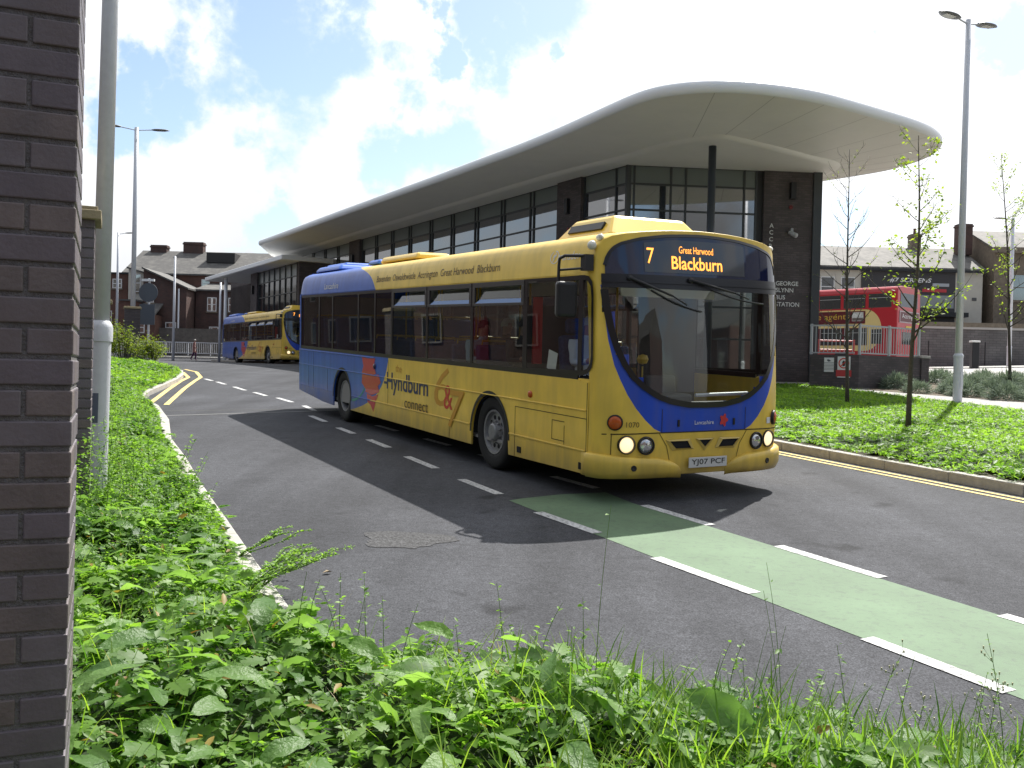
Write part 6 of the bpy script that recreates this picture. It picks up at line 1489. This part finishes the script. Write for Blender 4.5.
# tall seeding stems and wispy sprigs near the camera, all part of the same tangle
SD = Leaves()
st = MB(); stems = []
def hz(x, y): return g(x, y)+float(HL(np.array([x]), np.array([y]))[0])
def sprig(x, y, h, lean, nl, ls, tint=.7, flower=False, r=.0022):
    z = hz(x, y)-.12; a = random.uniform(0, 6.28); pts = []
    for i in range(7):
        t = i/6; pts.append(Vector((x+lean*t*t*math.cos(a), y+lean*t*t*math.sin(a), z+h*t)))
    st.tube(pts, [r*(1-.6*i/6) for i in range(7)], 4)
    P = []; Yw = []
    for k in range(nl):
        t = .25+.75*random.random(); i = min(5, int(t*6)); p = pts[i]+(pts[i+1]-pts[i])*(t*6-i); P.append(p+Vector((random.uniform(-.01, .01),)*3)); Yw.append(random.uniform(0, 6.28))
    n = len(P)
    if n: SD.add(*LEAF, np.array(P), np.array(Yw), U(-.2, .7, n), RNG.normal(0, .4, n), U(ls*.6, ls*1.2, n), U(ls*.6, ls*1.2, n), np.clip(U(tint-.3, tint+.3, n), 0, 1))
    if flower:
        for k in range(14):
            q_ = pts[random.choice((3, 4, 5, 5, 6, 6))]; p = q_+Vector((random.gauss(0, .022), random.gauss(0, .022), random.uniform(.0, .045))); st.tube([q_, p], .0006, 3); stems.append(p)
for k in range(20): sprig(random.uniform(1.2, 2.4), random.uniform(3.05, 3.55), random.uniform(.3, .56), random.uniform(.02, .14), 16, .022, .6, random.random() < .6)
for k in range(30): sprig(random.uniform(-.9, 1.4), random.uniform(3.2, 4.3), random.uniform(.22, .42), random.uniform(.03, .15), 18, .03)
for k in range(5): sprig(random.uniform(-.1, 2.3), random.uniform(2.9, 3.6), random.uniform(.45, .75), random.uniform(.02, .10), 2, .03, .5, False, .0016)
for k in range(60):
    t = random.random(); x0 = -1.4+t*-2.2; y0 = 5.2+t*4.6; sprig(x0-random.uniform(.25, 1.0), y0-random.uniform(-.2, .6), random.uniform(.22, .45), random.uniform(.03, .2), 24, .026, .7)
def branch(pts, nl, ls, tint):
    """arching leafy shoot"""
    pts = [Vector(p) for p in pts]; st.tube(pts, [.004*(1-.7*i/(len(pts)-1)) for i in range(len(pts))], 4); P = []
    for k in range(nl):
        t = random.random()*(len(pts)-1); i = min(len(pts)-2, int(t)); P.append(pts[i]+(pts[i+1]-pts[i])*(t-i))
    n = len(P); SD.add(*LEAF, np.array(P), U(0, 6.28, n), U(-.3, .8, n), RNG.normal(0, .4, n), U(ls*.7, ls*1.3, n), U(ls*.7, ls*1.3, n), np.clip(U(tint-.3, tint+.3, n), 0, 1))
for (x, y) in ((-1.75, 6.3), (-1.55, 5.9), (-2.0, 6.9), (-1.5, 5.4)):
    z = hz(x, y)-.1
    for k in range(5):
        a = random.uniform(-.9, .9); l = random.uniform(.35, .68); q = [(x+l*t*math.cos(a)*.9, y+l*t*math.sin(a)*.5, z+.42*t-.16*t*t+.02*math.sin(t*9)) for t in (0, .2, .4, .6, .8, 1)]
        branch(q, 46, .026, .75)
        for s_ in (-1, 1):
            b0 = Vector(q[3]); branch([b0, b0+Vector((.08*math.cos(a+s_*.7), .08*math.sin(a+s_*.7), .04)), b0+Vector((.17*math.cos(a+s_*.7), .17*math.sin(a+s_*.7), .06))], 16, .024, .75)
for k in range(170):   # rank growth further along the verge
    t = random.random(); x0 = -3.0-t*6.2; y0 = 6.6+t*13.6; o_ = random.uniform(0, .9); sprig(x0+.1+o_*.9, y0+o_*.25, random.uniform(.22, .55), random.uniform(.05, .2), 26, .034, .7)
for k in range(60):   # shrubby growth around the near lamp post and second pier
    x = -3.5+random.uniform(-.1, .8); y = 7.3+random.uniform(-.9, .7); sprig(x, y, random.uniform(.45, .85), random.uniform(.05, .2), 44, .034, .65)
o = SD.build('leafy_sprigs', m_leaf); tag(o, 'wispy leafy shoots sticking out of the near verge', kind='stuff')
fl = MB()
for p in stems: fl.tube([p-Vector((0, 0, .004)), p+Vector((0, 0, .006))], [.0018, .003], 5)
o = fl.build('seed_heads', M('seed_head', (.42, .40, .26), .8)); tag(o, 'tiny pale seed heads above the near verge', kind='stuff')
o = st.build('weed_stems', leafmat('stem_green', (.12, .20, .04), (.16, .2, .06), trans=.4)); tag(o, 'thin green weed stems in the near verge', kind='stuff')
LD_ = Leaves(); x_, y_ = scatter(NEAR, 260); n_ = 260; LD_.add(*BLD, np.stack([x_, y_, gv(x_, y_)+HL(x_, y_)-.12], 1), U(0, 6.28, n_), U(.5, 1.4, n_), RNG.normal(0, .3, n_), U(.16, .36, n_), np.full(n_, .004), U(0, 1, n_))
o = LD_.build('dry_grass', leafmat('straw', (.30, .24, .10), (.42, .36, .18), trans=.3)); tag(o, 'dry straw coloured grass stems in the near weeds', kind='stuff')
o = L3.build('grass', m_grass); tag(o, 'long grass blades mixed into the left verge and near corner', kind='stuff')

# silver tufted ground shrubs in the bed behind the path
def tuft(n=900, r=.40):
    Lf = Leaves(); a = U(0, 2*math.pi, n); e = np.arcsin(U(0, 1, n)); rr = r*U(.55, 1, n)
    P = np.stack([np.cos(a)*np.cos(e)*rr, np.sin(a)*np.cos(e)*rr, np.sin(e)*rr*.85], 1)
    Lf.add(*BLD, P*.8, a+RNG.normal(0, .5, n), e+RNG.normal(0, .3, n), U(-1, 1, n), U(.08, .16, n), np.full(n, .013), U(0, 1, n)); return Lf
protos = []
for k in range(3):
    o = tuft().build('silver_shrub', m_silver); protos.append(o)
BED = [(11.2, 29.3), (13.7, 25.0), (15.4, 20.5), (18.6, 21.0), (21.5, 27), (22, 34), (15.2, 34)]
cand = []; tries = 0
while len(cand) < 74 and tries < 9000:
    tries += 1; x = random.uniform(11, 22); y = random.uniform(19.5, 34)
    if inside(BED, np.array([x]), np.array([y]))[0] and all((x-a)**2+(y-b)**2 > .88**2 for a, b in cand): cand.append((x, y))
for i, (x, y) in enumerate(cand):
    o = protos[i] if i < 3 else protos[i % 3].copy()
    if i >= 3: COL.objects.link(o)
    s_ = random.uniform(1.15, 1.75); o.location = (x, y, g(x, y)+.12); o.scale = (s_, s_, s_*random.uniform(.85, 1.1)); o.rotation_euler = (0, 0, random.uniform(0, 6.28))
    tag(o, 'one of the rounded silvery green tufted shrubs in the bed behind the footpath', 'shrub', 'silvery tufted shrubs in the bed')

# ------------------------------------------------------------------ young trees
def tree(label, x, y, z, H, lean, nb, leafy, seed, tr=.045, blen=1.3, first=.35, ls=.07):
    rnd = random.Random(seed); o = thing('young_tree', label, 'tree', (x, y, z), 0, 'young street trees')
    mb = MB(); n = 12; T = []
    for i in range(n+1):
        t = i/n; T.append(Vector((lean[0]*t+.05*math.sin(t*5+seed)*t, lean[1]*t+.05*math.cos(t*6)*t, H*t)))
    mb.tube(T, [tr*(1-.88*(i/n)**.8) for i in range(n+1)], 8)
    tips = []
    for b in range(nb):
        t = first+(.97-first)*(b+rnd.random()*.6)/nb; i = min(n-1, int(t*n)); p = T[i]+(T[i+1]-T[i])*(t*n-i)
        a = rnd.uniform(0, 6.28); L_ = blen*(1.15-t*.85)*rnd.uniform(.65, 1.15); r0 = tr*.42*(1.1-t); pts = [p]; d = Vector((math.cos(a)*.8, math.sin(a)*.8, .55)).normalized()
        for k in range(6):
            d = (d+Vector((rnd.uniform(-.16, .16), rnd.uniform(-.16, .16), .05+rnd.uniform(-.06, .12)))).normalized(); pts.append(pts[-1]+d*L_/6)
        mb.tube(pts, [max(.003, r0*(1-.8*k/6)) for k in range(7)], 5)
        for k in range(2, 7):
            tips.append((pts[k], d, k/6))
            if rnd.random() < .75:
                d2 = (d+Vector((rnd.uniform(-.9, .9), rnd.uniform(-.9, .9), rnd.uniform(-.1, .6)))).normalized(); l2 = L_*rnd.uniform(.12, .3); q = [pts[k], pts[k]+d2*l2*.5, pts[k]+d2*l2+Vector((0, 0, .03))]
                mb.tube(q, [.004, .003, .002], 4); tips.append((q[2], d2, 1)); tips.append((q[1], d2, .6))
    mb.build('trunk', m_bark, o, smooth=True)
    P = []; 
    for (p, d, w_) in tips:
        if rnd.random() > leafy: continue
        for k in range(int(rnd.uniform(5, 12)*min(1.3, leafy+.3))): P.append(p+Vector((rnd.gauss(0, .055), rnd.gauss(0, .055), rnd.gauss(0, .05))))
    n = len(P); Lf = Leaves(); Lf.add(*LEAF, np.array(P), U(0, 6.28, n), U(-.9, .5, n), RNG.normal(0, .6, n), U(ls*.6, ls*1.2, n), U(ls*.7, ls*1.3, n), U(0, 1, n)); Lf.build('crown', m_treeleaf, o, smooth=False)
    return o
tree('young leafy tree in the right verge, in front of the tall street lamp', 6.84, 16.31, .95, 5.2, (.12, .1), 23, .48, 5, .055, 1.2, .30, .075)
tree('almost bare sapling in the right verge in front of the brick parapet corner', 8.22, 23.2, 1.25, 6.3, (-.15, 0), 34, .10, 9, .055, 1.6, .22, .06)
tree('young leafy tree at the right edge beyond the silvery shrubs', 15.9, 30.2, 1.6, 7.6, (-.45, 0), 26, .42, 12, .06, 1.9, .24, .09)
# shrubs on the far left verge
def shrub(label, x, y, r, h, n, seed):
    rnd = random.Random(seed); z = g(x, y)+.1; o = thing('shrub', label, 'shrub', (x, y, z), 0, 'yellow green shrubs on the far left verge'); mb = MB(); P = []
    for k in range(26):
        a = rnd.uniform(0, 6.28); e = rnd.uniform(.0, 1) ; q = Vector((math.cos(a)*r*e, math.sin(a)*r*e, h*rnd.uniform(.55, 1)*(1-.4*e*e))); pts = [Vector((q.x*.15, q.y*.15, 0)), Vector((q.x*.5, q.y*.5, q.z*.55)), q]; mb.tube(pts, [.014, .009, .004], 4)
        for j in range(n//26):
            t = rnd.uniform(.35, 1.05); p = pts[1].lerp(pts[2], (t-.35)/.7); P.append(p+Vector((rnd.gauss(0, .12), rnd.gauss(0, .12), rnd.gauss(0, .1))))
    mb.build('stem', m_bark, o); P = np.array(P); n_ = len(P); Lf = Leaves(); Lf.add(*LEAF, P, U(0, 6.28, n_), U(-.6, .6, n_), RNG.normal(0, .5, n_), U(.06, .12, n_), U(.06, .12, n_), U(0, 1, n_)); Lf.build('foliage', m_shrub, o, smooth=False)
shrub('rounded yellow green shrub beside the farthest brick pier', -14.2, 34.6, .9, 1.7, 1700, 3)
shrub('small yellow green shrub at the right end of the far verge', -13.1, 34.4, .75, 1.25, 1200, 4)
shrub('dense shrub between the two distant lamp posts on the left', -15.5, 36.0, .95, 1.9, 1700, 5)
# a few scraps of litter on the tarmac
for k, (x, y, s_, lab) in enumerate(((-1.35, 6.9, .05, 'dry leaf lying on the tarmac close to the left kerb'),)):
    q = MB(); q.add([(0, 0, .004), (s_, .01, .02), (s_*1.3, .04, .006), (.02, .05, .016)], [(0, 1, 2, 3)]); q = q.build('dry_leaf', M('dry_leaf_brown', (.25, .19, .11), .8)); q.location = (x, y, g(x, y)+.012); tag(q, lab, 'leaf')
bpy.context.view_layer.update()
